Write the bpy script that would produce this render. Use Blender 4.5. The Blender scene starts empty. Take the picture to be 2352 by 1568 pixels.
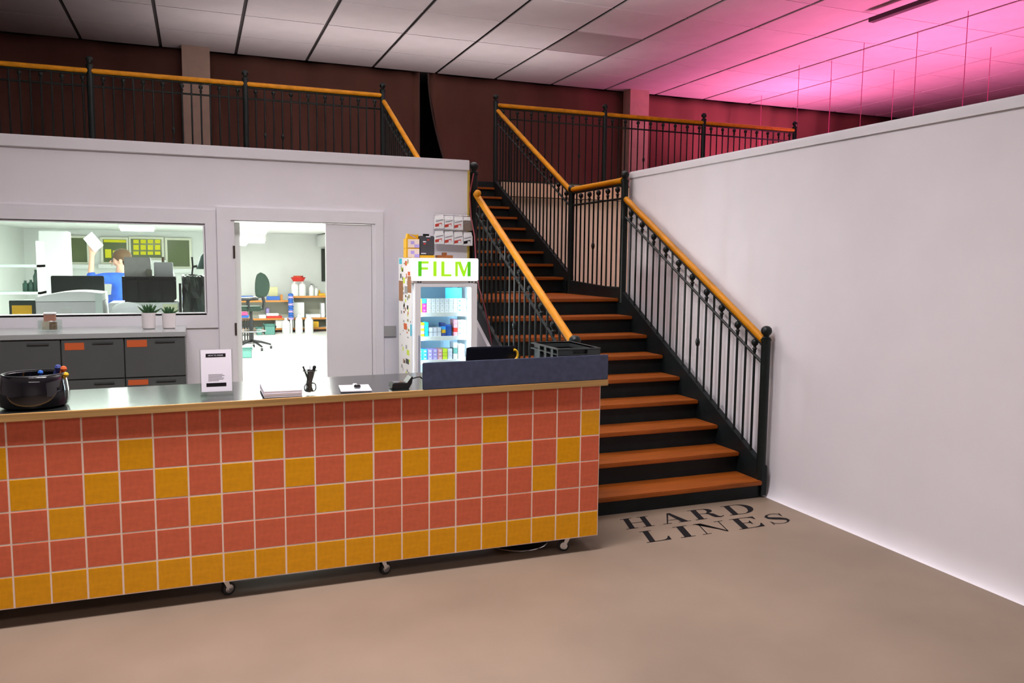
import bpy, bmesh, math, random
from mathutils import Vector, Matrix
random.seed(7)
R = math.radians
S = bpy.context.scene
COL = S.collection

# ------------------------------------------------------------------ camera
F_PX, CX, CY, CAM_H = 1857.0, 1176.0, 784.0, 1.72
YAW, PITCH, ROLL = 0.3715, 0.0989, 0.0104
_f0 = Vector((math.sin(YAW), math.cos(YAW), 0)); _r0 = Vector((math.cos(YAW), -math.sin(YAW), 0)); _u0 = Vector((0, 0, 1))
FWD = _f0*math.cos(PITCH) - _u0*math.sin(PITCH)
_up = _u0*math.cos(PITCH) + _f0*math.sin(PITCH)
RGT = _r0*math.cos(ROLL) + _up*math.sin(ROLL)
UPV = _up*math.cos(ROLL) - _r0*math.sin(ROLL)
cam_d = bpy.data.cameras.new('camera'); cam = bpy.data.objects.new('camera', cam_d); COL.objects.link(cam)
cam_d.sensor_width = 36; cam_d.lens = 36*F_PX/2352; cam_d.clip_end = 200
cam.matrix_world = Matrix((( RGT.x, UPV.x, -FWD.x, 0), (RGT.y, UPV.y, -FWD.y, 0), (RGT.z, UPV.z, -FWD.z, CAM_H), (0, 0, 0, 1)))
S.camera = cam
cy = S.cycles
cy.max_bounces = 6; cy.diffuse_bounces = 3; cy.glossy_bounces = 3; cy.transmission_bounces = 3; cy.transparent_max_bounces = 8
cy.adaptive_threshold = 0.02; cy.caustics_reflective = False; cy.caustics_refractive = False

# ------------------------------------------------------------------ world, exposure, large lights
S.view_settings.view_transform = 'Standard'; S.view_settings.look = 'None'
S.view_settings.gamma = 1; S.view_settings.use_curve_mapping = False
S.view_settings.exposure = 0.0
w = bpy.data.worlds.new('world'); S.world = w; w.use_nodes = True
w.node_tree.nodes['Background'].inputs[0].default_value = (0.012, 0.013, 0.016, 1)   # night outside
w.node_tree.nodes['Background'].inputs[1].default_value = 1.0

def area(name, loc, size, power, color, rot=(0, 0, 0), spread=180):
    l = bpy.data.lights.new(name, 'AREA'); l.shape = 'RECTANGLE'; l.size, l.size_y = size
    l.energy = power; l.color = color; l.spread = R(spread)
    o = bpy.data.objects.new(name, l); COL.objects.link(o); o.location = loc; o.rotation_euler = rot
    return o
# unseen area lights added as room fill, overhead and behind the camera
area('room_fill', (0.2, 3.5, 4.9), (3.0, 0.8), 190, (1.0, 0.94, 0.98), spread=128)
area('room_fill_front', (0.6, -2.0, 4.8), (4.5, 1.2), 125, (1.0, 0.93, 0.93), spread=140)
# unseen side light added at left to cast the handrail shadow
area('side_fill_left', (-2.7, 6.1, 1.9), (0.3, 0.3), 5, (1.0, 0.97, 0.93), (Vector((3.9, 6.0, 1.75))-Vector((-2.7, 6.1, 1.9))).to_track_quat('-Z', 'Y').to_euler(), 34)
# hidden uplights added to brighten the ceiling, behind the partition and on the mezzanine
area('ceiling_wash', (1.8, 7.4, 2.64), (4.8, 0.25), 330, (1.0, 0.92, 0.94), (R(180), 0, 0), 126)
area('mezzanine_wash', (3.2, 13.1, 2.9), (6.5, 0.25), 42, (1.0, 0.86, 0.86), (R(180), 0, 0), 112)
# pink light of the hanging tubes beyond the right partition
PINK = (1.0, 0.20, 0.46)
# unseen warm light added behind the right partition, brightening the wall under the mezzanine
area('rear_fill', (6.2, 8.4, 2.2), (1.2, 0.5), 20, (1.0, 0.80, 0.62), (R(80), 0, 0))

# ------------------------------------------------------------------ helpers
def at(u, v, y):
    """real point at depth y that the photograph shows at pixel (u, v)"""
    d = RGT*((u-CX)/F_PX) - UPV*((v-CY)/F_PX) + FWD
    return Vector((0, 0, CAM_H)) + d*(y/d.y)

MATS = {}
def mat(name, col, rough=0.6, metal=0.0, var=0.0, scale=8.0, bump=0.0, spec=0.5, emit=None, estr=0.0, coat=0.0, stretch=None, col2=None):
    if name in MATS: return MATS[name]
    m = bpy.data.materials.new(name); m.use_nodes = True; nt = m.node_tree; b = nt.nodes['Principled BSDF']
    c = (*col, 1)
    b.inputs['Base Color'].default_value = c; b.inputs['Roughness'].default_value = rough
    b.inputs['Metallic'].default_value = metal; b.inputs['Specular IOR Level'].default_value = spec
    b.inputs['Coat Weight'].default_value = coat; b.inputs['Coat Roughness'].default_value = 0.08
    if emit: b.inputs['Emission Color'].default_value = (*emit, 1); b.inputs['Emission Strength'].default_value = estr
    if var or bump:
        tc = nt.nodes.new('ShaderNodeTexCoord'); mp = nt.nodes.new('ShaderNodeMapping'); nz = nt.nodes.new('ShaderNodeTexNoise')
        nz.inputs['Scale'].default_value = scale; nz.inputs['Detail'].default_value = 5
        nt.links.new(tc.outputs['Object'], mp.inputs[0]); nt.links.new(mp.outputs[0], nz.inputs['Vector'])
        if stretch: mp.inputs['Scale'].default_value = stretch
        if var:
            rp = nt.nodes.new('ShaderNodeValToRGB')
            lo = col2 if col2 else tuple(x*(1-var) for x in col)
            rp.color_ramp.elements[0].position = 0.3; rp.color_ramp.elements[1].position = 0.7
            rp.color_ramp.elements[0].color = (*lo, 1); rp.color_ramp.elements[1].color = (*[min(1, x*(1+var*0.5)) for x in col], 1)
            nt.links.new(nz.outputs['Fac'], rp.inputs[0]); nt.links.new(rp.outputs[0], b.inputs['Base Color'])
        if bump:
            bp = nt.nodes.new('ShaderNodeBump'); bp.inputs['Strength'].default_value = bump; bp.inputs['Distance'].default_value = 0.004
            nt.links.new(nz.outputs['Fac'], bp.inputs['Height']); nt.links.new(bp.outputs[0], b.inputs['Normal'])
    MATS[name] = m
    return m

def glass_mat(name, col=(0.9, 1, 0.97), gloss=0.08):
    m = bpy.data.materials.new(name); m.use_nodes = True; nt = m.node_tree; nt.nodes.clear()
    o = nt.nodes.new('ShaderNodeOutputMaterial'); mx = nt.nodes.new('ShaderNodeMixShader')
    t = nt.nodes.new('ShaderNodeBsdfTransparent'); g = nt.nodes.new('ShaderNodeBsdfGlossy')
    t.inputs[0].default_value = (*col, 1); g.inputs['Roughness'].default_value = 0.02; mx.inputs[0].default_value = gloss
    nt.links.new(t.outputs[0], mx.inputs[1]); nt.links.new(g.outputs[0], mx.inputs[2]); nt.links.new(mx.outputs[0], o.inputs[0])
    return m

ORG = {}
class MB:
    """collects shapes, then links them as one mesh object"""
    def __init__(s): s.bm = bmesh.new()
    def _v(s, p): return s.bm.verts.new(p)
    def poly(s, pts):
        try: return s.bm.faces.new([s._v(p) for p in pts])
        except ValueError: pass
    def box(s, x0, x1, y0, y1, z0, z1, bev=0.0, rot=None, piv=None):
        t = bmesh.new(); bmesh.ops.create_cube(t, size=1)
        for v in t.verts: v.co = Vector(((x0+x1)/2+v.co.x*(x1-x0), (y0+y1)/2+v.co.y*(y1-y0), (z0+z1)/2+v.co.z*(z1-z0)))
        if bev: bmesh.ops.bevel(t, geom=t.edges[:], offset=bev, segments=2, affect='EDGES')
        if rot is not None:
            c = Vector(piv) if piv else Vector(((x0+x1)/2, (y0+y1)/2, (z0+z1)/2))
            for v in t.verts: v.co = rot @ (v.co-c) + c
        s.add(t); return s
    def add(s, t):
        me = bpy.data.meshes.new('t'); t.to_mesh(me); t.free(); s.bm.from_mesh(me); bpy.data.meshes.remove(me)
    def cyl(s, p0, p1, r0, r1=None, n=12, cap=True):
        p0, p1 = Vector(p0), Vector(p1); r1 = r0 if r1 is None else r1
        d = (p1-p0); q = d.to_track_quat('Z', 'Y').to_matrix()
        a = [s._v(p0 + q@Vector((r0*math.cos(2*math.pi*i/n), r0*math.sin(2*math.pi*i/n), 0))) for i in range(n)]
        b = [s._v(p1 + q@Vector((r1*math.cos(2*math.pi*i/n), r1*math.sin(2*math.pi*i/n), 0))) for i in range(n)]
        for i in range(n): s.bm.faces.new((a[i], a[(i+1) % n], b[(i+1) % n], b[i]))
        if cap: s.bm.faces.new(a[::-1]); s.bm.faces.new(b)
        return s
    def lathe(s, prof, c=(0, 0, 0), n=20, sx=1, sy=1):
        c = Vector(c); rings = []
        for r, z in prof:
            if r < 1e-5: rings.append([s._v(c+Vector((0, 0, z)))])
            else: rings.append([s._v(c+Vector((sx*r*math.cos(2*math.pi*i/n), sy*r*math.sin(2*math.pi*i/n), z))) for i in range(n)])
        for a, b in zip(rings, rings[1:]):
            for i in range(n):
                j = (i+1) % n
                if len(a) == 1 and len(b) == 1: continue
                if len(a) == 1: s.bm.faces.new((a[0], b[j], b[i]))
                elif len(b) == 1: s.bm.faces.new((a[i], a[j], b[0]))
                else: s.bm.faces.new((a[i], a[j], b[j], b[i]))
        return s
    def sphere(s, c, r, n=12, sq=(1, 1, 1)):
        k = n//2; c = Vector(c)
        prof = [(r*math.sin(math.pi*i/k), -r*math.cos(math.pi*i/k)) for i in range(k+1)]
        m0 = len(s.bm.verts); s.bm.verts.ensure_lookup_table()
        s.lathe(prof, (0, 0, 0), n)
        s.bm.verts.ensure_lookup_table()
        for v in s.bm.verts[m0:]: v.co = Vector((v.co.x*sq[0], v.co.y*sq[1], v.co.z*sq[2])) + c
        return s
    def tube(s, pts, r, n=8, closed=False):
        pts = [Vector(p) for p in pts]; N = len(pts); rings = []
        rr = r if isinstance(r, (list, tuple)) else [r]*N
        ref = None
        for i, p in enumerate(pts):
            a = pts[i-1] if (i > 0 or closed) else p; b = pts[(i+1) % N] if (i < N-1 or closed) else p
            d = (b-a).normalized()
            if ref is None: ref = d.orthogonal().normalized()
            u = (ref - d*ref.dot(d)); u = u.normalized() if u.length > 1e-6 else d.orthogonal().normalized(); ref = u
            v = d.cross(u)
            rings.append([s._v(p + (u*math.cos(2*math.pi*k/n)+v*math.sin(2*math.pi*k/n))*rr[i]) for k in range(n)])
        for i in range(N if closed else N-1):
            a, b = rings[i], rings[(i+1) % N]
            for k in range(n): s.bm.faces.new((a[k], a[(k+1) % n], b[(k+1) % n], b[k]))
        if not closed: s.bm.faces.new(rings[0][::-1]); s.bm.faces.new(rings[-1])
        return s
    def prism(s, pts, vec):
        """closed outline pts (3D) swept along vec"""
        vec = Vector(vec); a = [s._v(p) for p in pts]; b = [s._v(Vector(p)+vec) for p in pts]; n = len(pts)
        s.bm.faces.new(a); s.bm.faces.new(b[::-1])
        for i in range(n): s.bm.faces.new((a[i], b[i], b[(i+1) % n], a[(i+1) % n]))
        return s
    def data(s, name, m, smooth=False, org=(0, 0, 0)):
        bmesh.ops.recalc_face_normals(s.bm, faces=s.bm.faces[:])
        if any(org): bmesh.ops.translate(s.bm, verts=s.bm.verts[:], vec=-Vector(org))
        me = bpy.data.meshes.new(name); s.bm.to_mesh(me); s.bm.free()
        if m: me.materials.append(m)
        if smooth:
            for p in me.polygons: p.use_smooth = True
            me.set_sharp_from_angle(angle=R(40))
        return me
    def build(s, name, m, parent=None, smooth=False):
        org = ORG.get(parent.name, Vector()) if parent else Vector()
        me = s.data(name, m, smooth, org)
        o = bpy.data.objects.new(name, me); COL.objects.link(o)
        if parent: o.parent = parent; ORG[o.name] = org
        return o

def B(*a, **k): return MB().box(*a, **k)
def tag(o, label, cat, group=None):
    o['label'] = label; o['category'] = cat
    if group: o['group'] = group
    return o
def struct(o): o['kind'] = 'structure'; return o
def thing(name, label, cat, loc, group=None):
    o = bpy.data.objects.new(name, None); COL.objects.link(o); o.location = loc; ORG[o.name] = Vector(loc); o.empty_display_size = 0.1
    return tag(o, label, cat, group)
def put(name, me, loc, parent=None, rot=None):
    """object that shares mesh data; loc in world"""
    o = bpy.data.objects.new(name, me); COL.objects.link(o)
    if parent: o.parent = parent; g = ORG.get(parent.name, Vector()); o.location = Vector(loc)-g; ORG[o.name] = Vector(loc)
    else: o.location = loc
    if rot: o.rotation_euler = rot
    return o
def solo(mb, name, m, label, cat, group=None, smooth=False):
    """a thing that is one mesh, with its origin at the middle of its foot"""
    bm = mb.bm; xs = [v.co.x for v in bm.verts]; ys = [v.co.y for v in bm.verts]; z = min(v.co.z for v in bm.verts)
    org = Vector(((min(xs)+max(xs))/2, (min(ys)+max(ys))/2, z))
    me = mb.data(name, m, smooth, org); o = bpy.data.objects.new(name, me); COL.objects.link(o); o.location = org
    ORG[o.name] = org
    return tag(o, label, cat, group)
def text_mb(txt, w, origin, right, up, lift=0.0006):
    """flat lettering of width w, laid on a plane"""
    cu = bpy.data.curves.new('t', 'FONT'); cu.body = txt; cu.size = 1; cu.resolution_u = 2
    ob = bpy.data.objects.new('t', cu); COL.objects.link(ob)
    dg = bpy.context.evaluated_depsgraph_get(); me = bpy.data.meshes.new_from_object(ob.evaluated_get(dg))
    bpy.data.objects.remove(ob)
    xs = [v.co.x for v in me.vertices]; k = w/(max(xs)-min(xs)); x0 = min(xs)
    right, up, origin = Vector(right), Vector(up), Vector(origin); n = right.cross(up)
    for v in me.vertices: v.co = origin + right*((v.co.x-x0)*k) + up*(v.co.y*k) + n*lift
    mb = MB(); mb.bm.from_mesh(me); bpy.data.meshes.remove(me)
    return mb

# ------------------------------------------------------------------ materials
WHITE = mat('white_paint', (0.78, 0.755, 0.785), 0.55, var=0.03, scale=3, bump=0.03)
WHITE2 = mat('white_trim_paint', (0.76, 0.745, 0.77), 0.45, var=0.02, scale=5)
LABW = mat('lab_white_paint', (0.84, 0.86, 0.83), 0.6, var=0.03, scale=2)
FLOOR = mat('floor_vinyl', (0.25, 0.185, 0.133), 0.5, var=0.16, scale=1.3, bump=0.04, spec=0.35)
LABF = mat('lab_floor', (0.82, 0.84, 0.82), 0.4, var=0.03)
CTILE = mat('ceiling_tile_board', (0.72, 0.69, 0.69), 0.9, var=0.05, scale=2.5, bump=0.05)
CTILE_D = mat('ceiling_tile_stained', (0.42, 0.36, 0.36), 0.9, var=0.05, scale=2.5)
CSLAB = mat('ceiling_void', (0.10, 0.09, 0.09), 0.9)
TBAR = mat('ceiling_bar', (0.86, 0.82, 0.82), 0.5)
CURT = mat('curtain_cloth', (0.20, 0.088, 0.064), 0.95, var=0.18, scale=1.2, stretch=(1.5, 1.5, 0.3), bump=0.1)
PILL = mat('pillar_paint', (0.62, 0.46, 0.36), 0.8, var=0.08)
BEIGE = mat('beige_wall_paint', (0.66, 0.53, 0.44), 0.8, var=0.08, scale=2)
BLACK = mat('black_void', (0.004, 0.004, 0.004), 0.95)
MEZZ = mat('mezzanine_floor', (0.12, 0.06, 0.05), 0.8)
STEEL = mat('green_black_steel', (0.006, 0.011, 0.010), 0.38, var=0.3, scale=20, spec=0.3)
STEEL2 = mat('stair_paint', (0.007, 0.011, 0.012), 0.5, var=0.4, scale=6, bump=0.05, spec=0.25)
WOOD = mat('varnished_rail_wood', (0.58, 0.225, 0.003), 0.38, var=0.25, scale=14, stretch=(1, 0.2, 1), spec=0.22)
TREAD = mat('stair_tread_wood', (0.29, 0.068, 0.005), 0.5, var=0.35, scale=12, stretch=(0.15, 1, 1), spec=0.3)
OAK = mat('oak_edge', (0.52, 0.30, 0.10), 0.5, var=0.35, scale=25, stretch=(0.06, 1, 2))
LAMI = mat('black_laminate', (0.014, 0.016, 0.015), 0.16, spec=0.6)
SLATE = mat('slate_blue_board', (0.050, 0.062, 0.115), 0.55, var=0.25, scale=30)
GROUT = mat('pink_grout', (0.90, 0.68, 0.55), 0.8)
T_SAL = mat('salmon_glaze', (0.68, 0.138, 0.066), 0.14, var=0.12, scale=40, spec=0.35)
T_YEL = mat('mustard_glaze', (0.80, 0.35, 0.003), 0.14, var=0.10, scale=40, spec=0.35)
CHROME = mat('chrome', (0.62, 0.63, 0.65), 0.2, 1.0)
RUBBER = mat('black_rubber', (0.01, 0.01, 0.011), 0.6)
BLKP = mat('black_plastic', (0.012, 0.012, 0.014), 0.35)
BLKG = mat('black_gloss', (0.006, 0.006, 0.008), 0.06, coat=0.6)
PAPER = mat('white_paper', (0.80, 0.76, 0.82), 0.8)
INK = mat('black_print', (0.012, 0.010, 0.011), 0.9, spec=0.1)
GREYM = mat('grey_enamel', (0.075, 0.082, 0.08), 0.5, var=0.05)
GREYT = mat('grey_laminate_top', (0.34, 0.36, 0.35), 0.14)
ORANGE = mat('orange_paper', (0.55, 0.10, 0.02), 0.8)
FRIDGE = mat('fridge_white', (0.80, 0.80, 0.80), 0.35)
GLASS = glass_mat('window_glass', (0.95, 1, 0.98), 0.05)
CLEAR = glass_mat('clear_acrylic', (0.93, 0.97, 0.95), 0.12)
def plain(name, c, r=0.6): return mat(name, c, r)
RED = plain('red_plastic', (0.65, 0.03, 0.02), 0.4); BLUE = plain('blue_plastic', (0.02, 0.12, 0.50), 0.4)
YEL = plain('yellow_plastic', (0.75, 0.42, 0.01), 0.45); WHP = plain('white_plastic', (0.86, 0.87, 0.86), 0.4)
GRN = plain('sea_green_plastic', (0.10, 0.27, 0.23), 0.5); DGRN = plain('dark_green_fabric', (0.025, 0.05, 0.035), 0.8)
PURP = plain('lilac_paper', (0.45, 0.36, 0.75), 0.6); CYAN = plain('cyan_print', (0.02, 0.45, 0.60), 0.5)
MAG = plain('magenta_print', (0.50, 0.02, 0.22), 0.5); SKYB = plain('sky_blue_print', (0.05, 0.35, 0.80), 0.5)
PINKP = plain('pink_print', (0.75, 0.35, 0.42), 0.5); LIME = plain('lime_print', (0.55, 0.70, 0.03), 0.5)
NAVY = plain('navy_print', (0.03, 0.05, 0.20), 0.5); LGREY = plain('light_grey_print', (0.62, 0.64, 0.70), 0.5)
BENCHW = plain('orange_ply_edge', (0.62, 0.24, 0.04), 0.5)
LAMP = mat('lamp_diffuser', (1, 1, 1), 0.5, emit=(1, 1, 0.96), estr=6.0)
PINKL = mat('pink_tube', (1, 0.4, 0.6), 0.4, emit=PINK, estr=330)

# ================================================================== SETTING
struct(B(-7, 17, -6, 22, -0.1, 0).build('floor', FLOOR))
# ceiling: dark slab with square boards hung below it
cl = struct(B(-7, 17, -6, 16.4, 5.30, 5.42).build('ceiling', CSLAB))
GX0, GY0 = 0.732, 15.25
tile_me = B(-0.575, 0.575, -0.594, 0.594, -0.02, 0.0, bev=0.004).data('ceiling_tile', CTILE)
tile_dk = B(-0.575, 0.575, -0.594, 0.594, -0.02, 0.0, bev=0.004).data('ceiling_tile', CTILE_D)
bar_me = B(-0.575, 0.575, -0.006, 0.006, -0.004, 0.02).data('cross_bar', TBAR)
for i in range(-5, 13):
    for j in range(0, 9):
        x = GX0+1.2*i+0.6; y = GY0-1.21*j-0.605
        dk = (i == 4 and j == 2)
        put('ceiling_tile', tile_dk if dk else tile_me, (x, y, 5.272), cl)
        if j: put('cross_bar', bar_me, (x, y+0.605, 5.252), cl)
# the same boards carry on over the photographer's head
struct(B(-7, 17, -6, GY0-1.21*9, 5.24, 5.27).build('ceiling_front', CTILE))
# outer walls of the shop (out of view, they hold the light)
struct(B(-7.1, -7, -6, 22, 0, 5.42).build('wall_left', WHITE))
struct(B(-7, 17, -6.1, -6, 0, 5.42).build('wall_front', WHITE))
struct(B(17, 17.1, -6, 22, 0, 5.42).build('wall_right', BEIGE))
struct(B(-7, 17, 21.9, 22, 0, 2.7).build('wall_rear', BEIGE))
struct(B(-7, 17, 16.4, 16.5, 2.6, 5.42).build('wall_dark', BLACK))  # black sheet standing in for the darkness behind the curtain gap

# white partition with window and door (front face at y = 6.9)
WY0, WY1, WZ = 6.9, 7.0, 2.585
wb = MB()
wx = [(-7, -1.62, 0, WZ), (-1.62, 0.066, 0, 1.28), (-1.62, 0.066, 1.985, WZ), (0.066, 0.285, 0, WZ), (0.285, 1.41, 2.022, WZ), (1.41, 2.25, 0, WZ)]
for x0, x1, z0, z1 in wx: wb.box(x0, x1, WY0, WY1, z0, z1)
wall_b = struct(wb.build('wall_back', WHITE))
struct(B(-7, 2.263, 6.882, 7.02, 2.512, 2.60, bev=0.004).build('trim_2', WHITE2))                 # cap board
struct(B(2.25, 2.266, 6.885, 7.0, 0, 2.512).build('trim_3', mat('raw_timber_edge', (0.50, 0.36, 0.05), 0.6)))
win = struct(bpy.data.objects.new('window_1', None)); COL.objects.link(win); win.location = (-0.78, 6.9, 1.28); ORG[win.name] = Vector(win.location)
B(-1.62, 0.066, 6.945, 6.953, 1.28, 1.985).build('pane', GLASS, win)
wf = MB(); wf.box(-1.62, 0.066, 6.90, 7.0, 1.268, 1.285); wf.box(-1.62, 0.066, 6.90, 7.0, 1.975, 1.99); wf.box(0.054, 0.07, 6.90, 7.0, 1.285, 1.975)
wf.build('window_frame', WHITE2, win)
wc = MB(); wc.box(-1.75, 0.150, 6.888, 6.9, 1.165, 1.268); wc.box(-1.75, 0.15, 6.888, 6.9, 1.99, 2.10); wc.box(0.07, 0.150, 6.888, 6.9, 1.268, 1.99)
wc.build('casing', WHITE2, win)
door = struct(bpy.data.objects.new('door_1', None)); COL.objects.link(door); door.location = (0.85, 6.9, 0); ORG[door.name] = Vector(door.location)
dc = MB(); dc.box(0.158, 0.262, 6.88, 6.9, 0, 2.024); dc.box(0.158, 1.492, 6.88, 6.9, 2.024, 2.125); dc.box(1.425, 1.492, 6.88, 6.9, 0, 2.024)
dc.build('casing', WHITE2, door)
dj = MB(); dj.box(0.262, 0.29, 6.89, 7.02, 0, 2.03); dj.box(0.29, 1.40, 6.89, 7.02, 2.018, 2.03); dj.box(1.397, 1.425, 6.89, 7.02, 0, 2.03)
dj.build('jamb', WHITE2, door)
B(1.012, 1.394, 6.90, 6.945, 0.01, 2.014, bev=0.003).build('fixed_leaf', WHITE2, door)
lf = B(0.292, 0.337, 7.02, 7.86, 0.01, 2.012, bev=0.003).build('open_leaf', LABW, door)
for z in (0.28, 1.15, 1.77): B(0.275, 0.292, 6.885, 6.90, z-0.05, z+0.05).build('hinge', mat('dark_hinge', (0.10, 0.08, 0.07), 0.4, 0.6), door)
tag(B(1.483, 1.60, 6.885, 6.9, 1.062, 1.153).build('wall_plate', mat('grey_plate', (0.36, 0.35, 0.34), 0.6)), 'grey flat plate on the white wall between door and fridge', 'wall plate')

# right-hand partition
struct(B(3.93, 4.06, 0.4, 7.0, 0, 2.515).build('wall_partition', WHITE))
struct(B(3.922, 4.068, 0.4, 7.01, 2.515, 2.59, bev=0.012).build('trim_4', WHITE2))
cv = MB(); prof = [(3.93, 0.14)] + [(3.93-0.045*(1-math.cos(a)), 0.14*(1-math.sin(a))) for a in [R(t) for t in range(10, 91, 10)]] + [(3.885, 0), (3.93, 0)]
cv.prism([(x, 0.4, z) for x, z in prof], (0, 4.50, 0)); struct(cv.build('baseboard_right', WHITE, smooth=True))

# mezzanine floor, wall below it, curtain wall above
MZ, MY = 2.80, 10.62
me_ = MB(); me_.box(-7, 2.22, MY, 16.4, 2.62, MZ); me_.box(3.95, 17, MY, 16.4, 2.62, MZ); me_.box(2.22, 3.95, MY+0.0, 16.4, 2.62, MZ)
struct(me_.build('floor_mezzanine', MEZZ))
struct(B(3.95, 17, 10.598, 10.618, 2.62, 2.81).build('trim_5', mat('fascia_paint', (0.60, 0.40, 0.28), 0.7)))
struct(B(3.95, 17, 10.75, 10.85, 0, 2.62).build('wall_under_mezzanine', BEIGE))
struct(B(2.20, 2.25, 7.0, 10.75, 0, 2.46).build('wall_stair_side', BEIGE))
def pillar(x0, x1, lab):
    b = MB(); b.box(x0, x1, 14.95, 15.25, MZ, 5.25); return tag(b.build('pillar', PILL), lab, 'pillar', None)
pillar(-0.14, 0.30, 'pale square pillar behind the upper railing, left of the dark curtain gap')
pillar(8.37, 8.81, 'orange-lit square pillar behind the upper railing, right of the stairs')
def curtain(lab, xl, xr_top, xr_bot, flip=False):
    """wavy hanging cloth; the free edge runs from xr_top to xr_bot"""
    b = MB(); nx, nz = 120, 14; g = []
    for k in range(nz+1):
        t = k/nz; z = 5.25-(5.25-MZ)*t; xe = xr_top+(xr_bot-xr_top)*t**1.7; row = []
        for i in range(nx+1):
            s = i/nx; x = xl+(xe-xl)*s; d = abs(x-xe)
            y = 15.32+0.035*math.sin(x*4.1)+0.02*math.sin(x*9.7+1)+0.05*math.exp(-d*6)*math.sin(x*26)
            row.append(b._v((x, y, z)))
        g.append(row)
    for k in range(nz):
        for i in range(nx): b.bm.faces.new((g[k][i], g[k][i+1], g[k+1][i+1], g[k+1][i]))
    o = tag(b.build('curtain', CURT, smooth=True), lab, 'curtain', 'brown curtains along the upper floor')
    md = o.modifiers.new('thick', 'SOLIDIFY'); md.thickness = 0.012
    h = MB(); h.tube([(xr_top+(xr_bot-xr_top)*(k/12)**1.7, 15.30, 5.25-(5.25-MZ)*k/12) for k in range(13)], 0.022, 8)
    ho = h.build('hem', mat('curtain_hem', (0.16, 0.10, 0.09), 0.9), o)
curtain('dull brown curtain left of the black gap on the upper floor', -7, 4.01, 4.012)
curtain('dull brown curtain right of the black gap, its edge pulled aside', 17, 4.20, 4.85)

# lab shell behind the white partition
LZ = 2.32
lw = MB(); lw.box(-7, 3.4, 20.4, 20.5, 0, LZ); struct(lw.build('wall_lab_back', LABW))
struct(B(3.3, 3.4, 10.95, 20.4, 0, LZ).build('wall_lab_right', LABW))
struct(B(2.16, 3.4, 10.87, 10.95, 0, LZ).build('wall_lab_return', LABW))
struct(B(2.16, 2.20, 7.0, 10.87, 0, LZ).build('wall_lab_side', LABW))
struct(B(-3.6, -3.5, 7.0, 20.4, 0, LZ).build('wall_lab_left', LABW))
lr = MB(); lr.box(-3.6, 2.2, 7.0, 10.9, LZ, LZ+0.1); lr.box(-3.6, 3.4, 10.9, 20.5, LZ, LZ+0.1); struct(lr.build('ceiling_lab', LABW))
struct(B(-3.5, 3.3, 7.0, 20.4, 0.0, 0.004).build('floor_lab', LABF))

# ================================================================== STAIRCASE
XL, XR = 2.33, 3.86
F1 = [(4.75+0.281*i, 0.13+0.155*i) for i in range(9)]                     # nosing y, tread top z; the last is the landing
F2 = [(8.27+0.287*(k-1), 1.40+0.147*k) for k in range(1, 10)]
st = thing('staircase', 'dark steel staircase with orange wooden treads rising to the upper floor', 'staircase', (3.1, 4.75, 0))
tread_me = B(XL+0.0, XR-0.02, 0, 0.31, -0.032, 0, bev=0.006).data('tread', TREAD)
ris_me = B(XL+0.005, XR-0.025, 0, 0.018, -0.125, 0).data('riser', STEEL2)
for i, (y, z) in enumerate(F1[:-1]):
    put('tread', tread_me, (0, y, z), st); 
    if i: put('riser', ris_me, (0, y+0.03, z-0.032), st)
B(XL+0.005, XR-0.025, 4.78, 4.80, 0, 0.098).build('riser', STEEL2, st)
put('riser', ris_me, (0, F1[8][0]+0.03, F1[8][1]-0.032), st)
B(XL, XR-0.02, F1[8][0], 8.62, F1[8][1]-0.032, F1[8][1], bev=0.005).build('landing', TREAD, st)
for y, z in F2:
    put('tread', tread_me, (0, y, z), st); put('riser', ris_me, (0, y+0.03, z-0.032), st)
B(XL+0.005, XR-0.025, 10.60, 10.618, 2.60, MZ).build('riser', STEEL2, st)
sl1 = 0.155/0.281; sl2 = 0.147/0.287
def z1(y): return 0.13+sl1*(y-4.75)
def z2(y): return 1.547+sl2*(y-8.27)
for x, wd in ((XL-0.03, 0.03), (XR-0.02, 0.045)):
    m = MB(); m.prism([(x, 4.76, 0.02), (x, 4.76, z1(4.76)+0.10), (x, 6.98, z1(6.98)+0.10), (x, 8.2, 1.52), (x, 8.2, 1.17), (x, 7.1, 1.17), (x, 4.98, 0.0)], (wd, 0, 0))
    m.build('stringer', STEEL2, st)
    m = MB(); m.prism([(x, 8.12, 1.17), (x, 8.12, z2(8.12)+0.10), (x, 10.6, z2(10.6)+0.08), (x, 10.6, 2.52), (x, 8.5, 1.17)], (wd, 0, 0))
    m.build('stringer', STEEL2, st)
B(XR+0.0, XR+0.02, 7.0, 8.08, 1.375, 1.475).build('kick_board', mat('worn_grey_board', (0.30, 0.25, 0.21), 0.7, var=0.2), st)
# white side panel closing the space under the left stringer
m = MB(); m.prism([(2.268, 4.95, 0), (2.268, 4.95, z1(4.95)-0.03), (2.268, 6.88, z1(6.88)-0.03), (2.268, 6.88, 0)], (0.03, 0, 0))
m.build('side_panel', WHITE, st)

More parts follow.
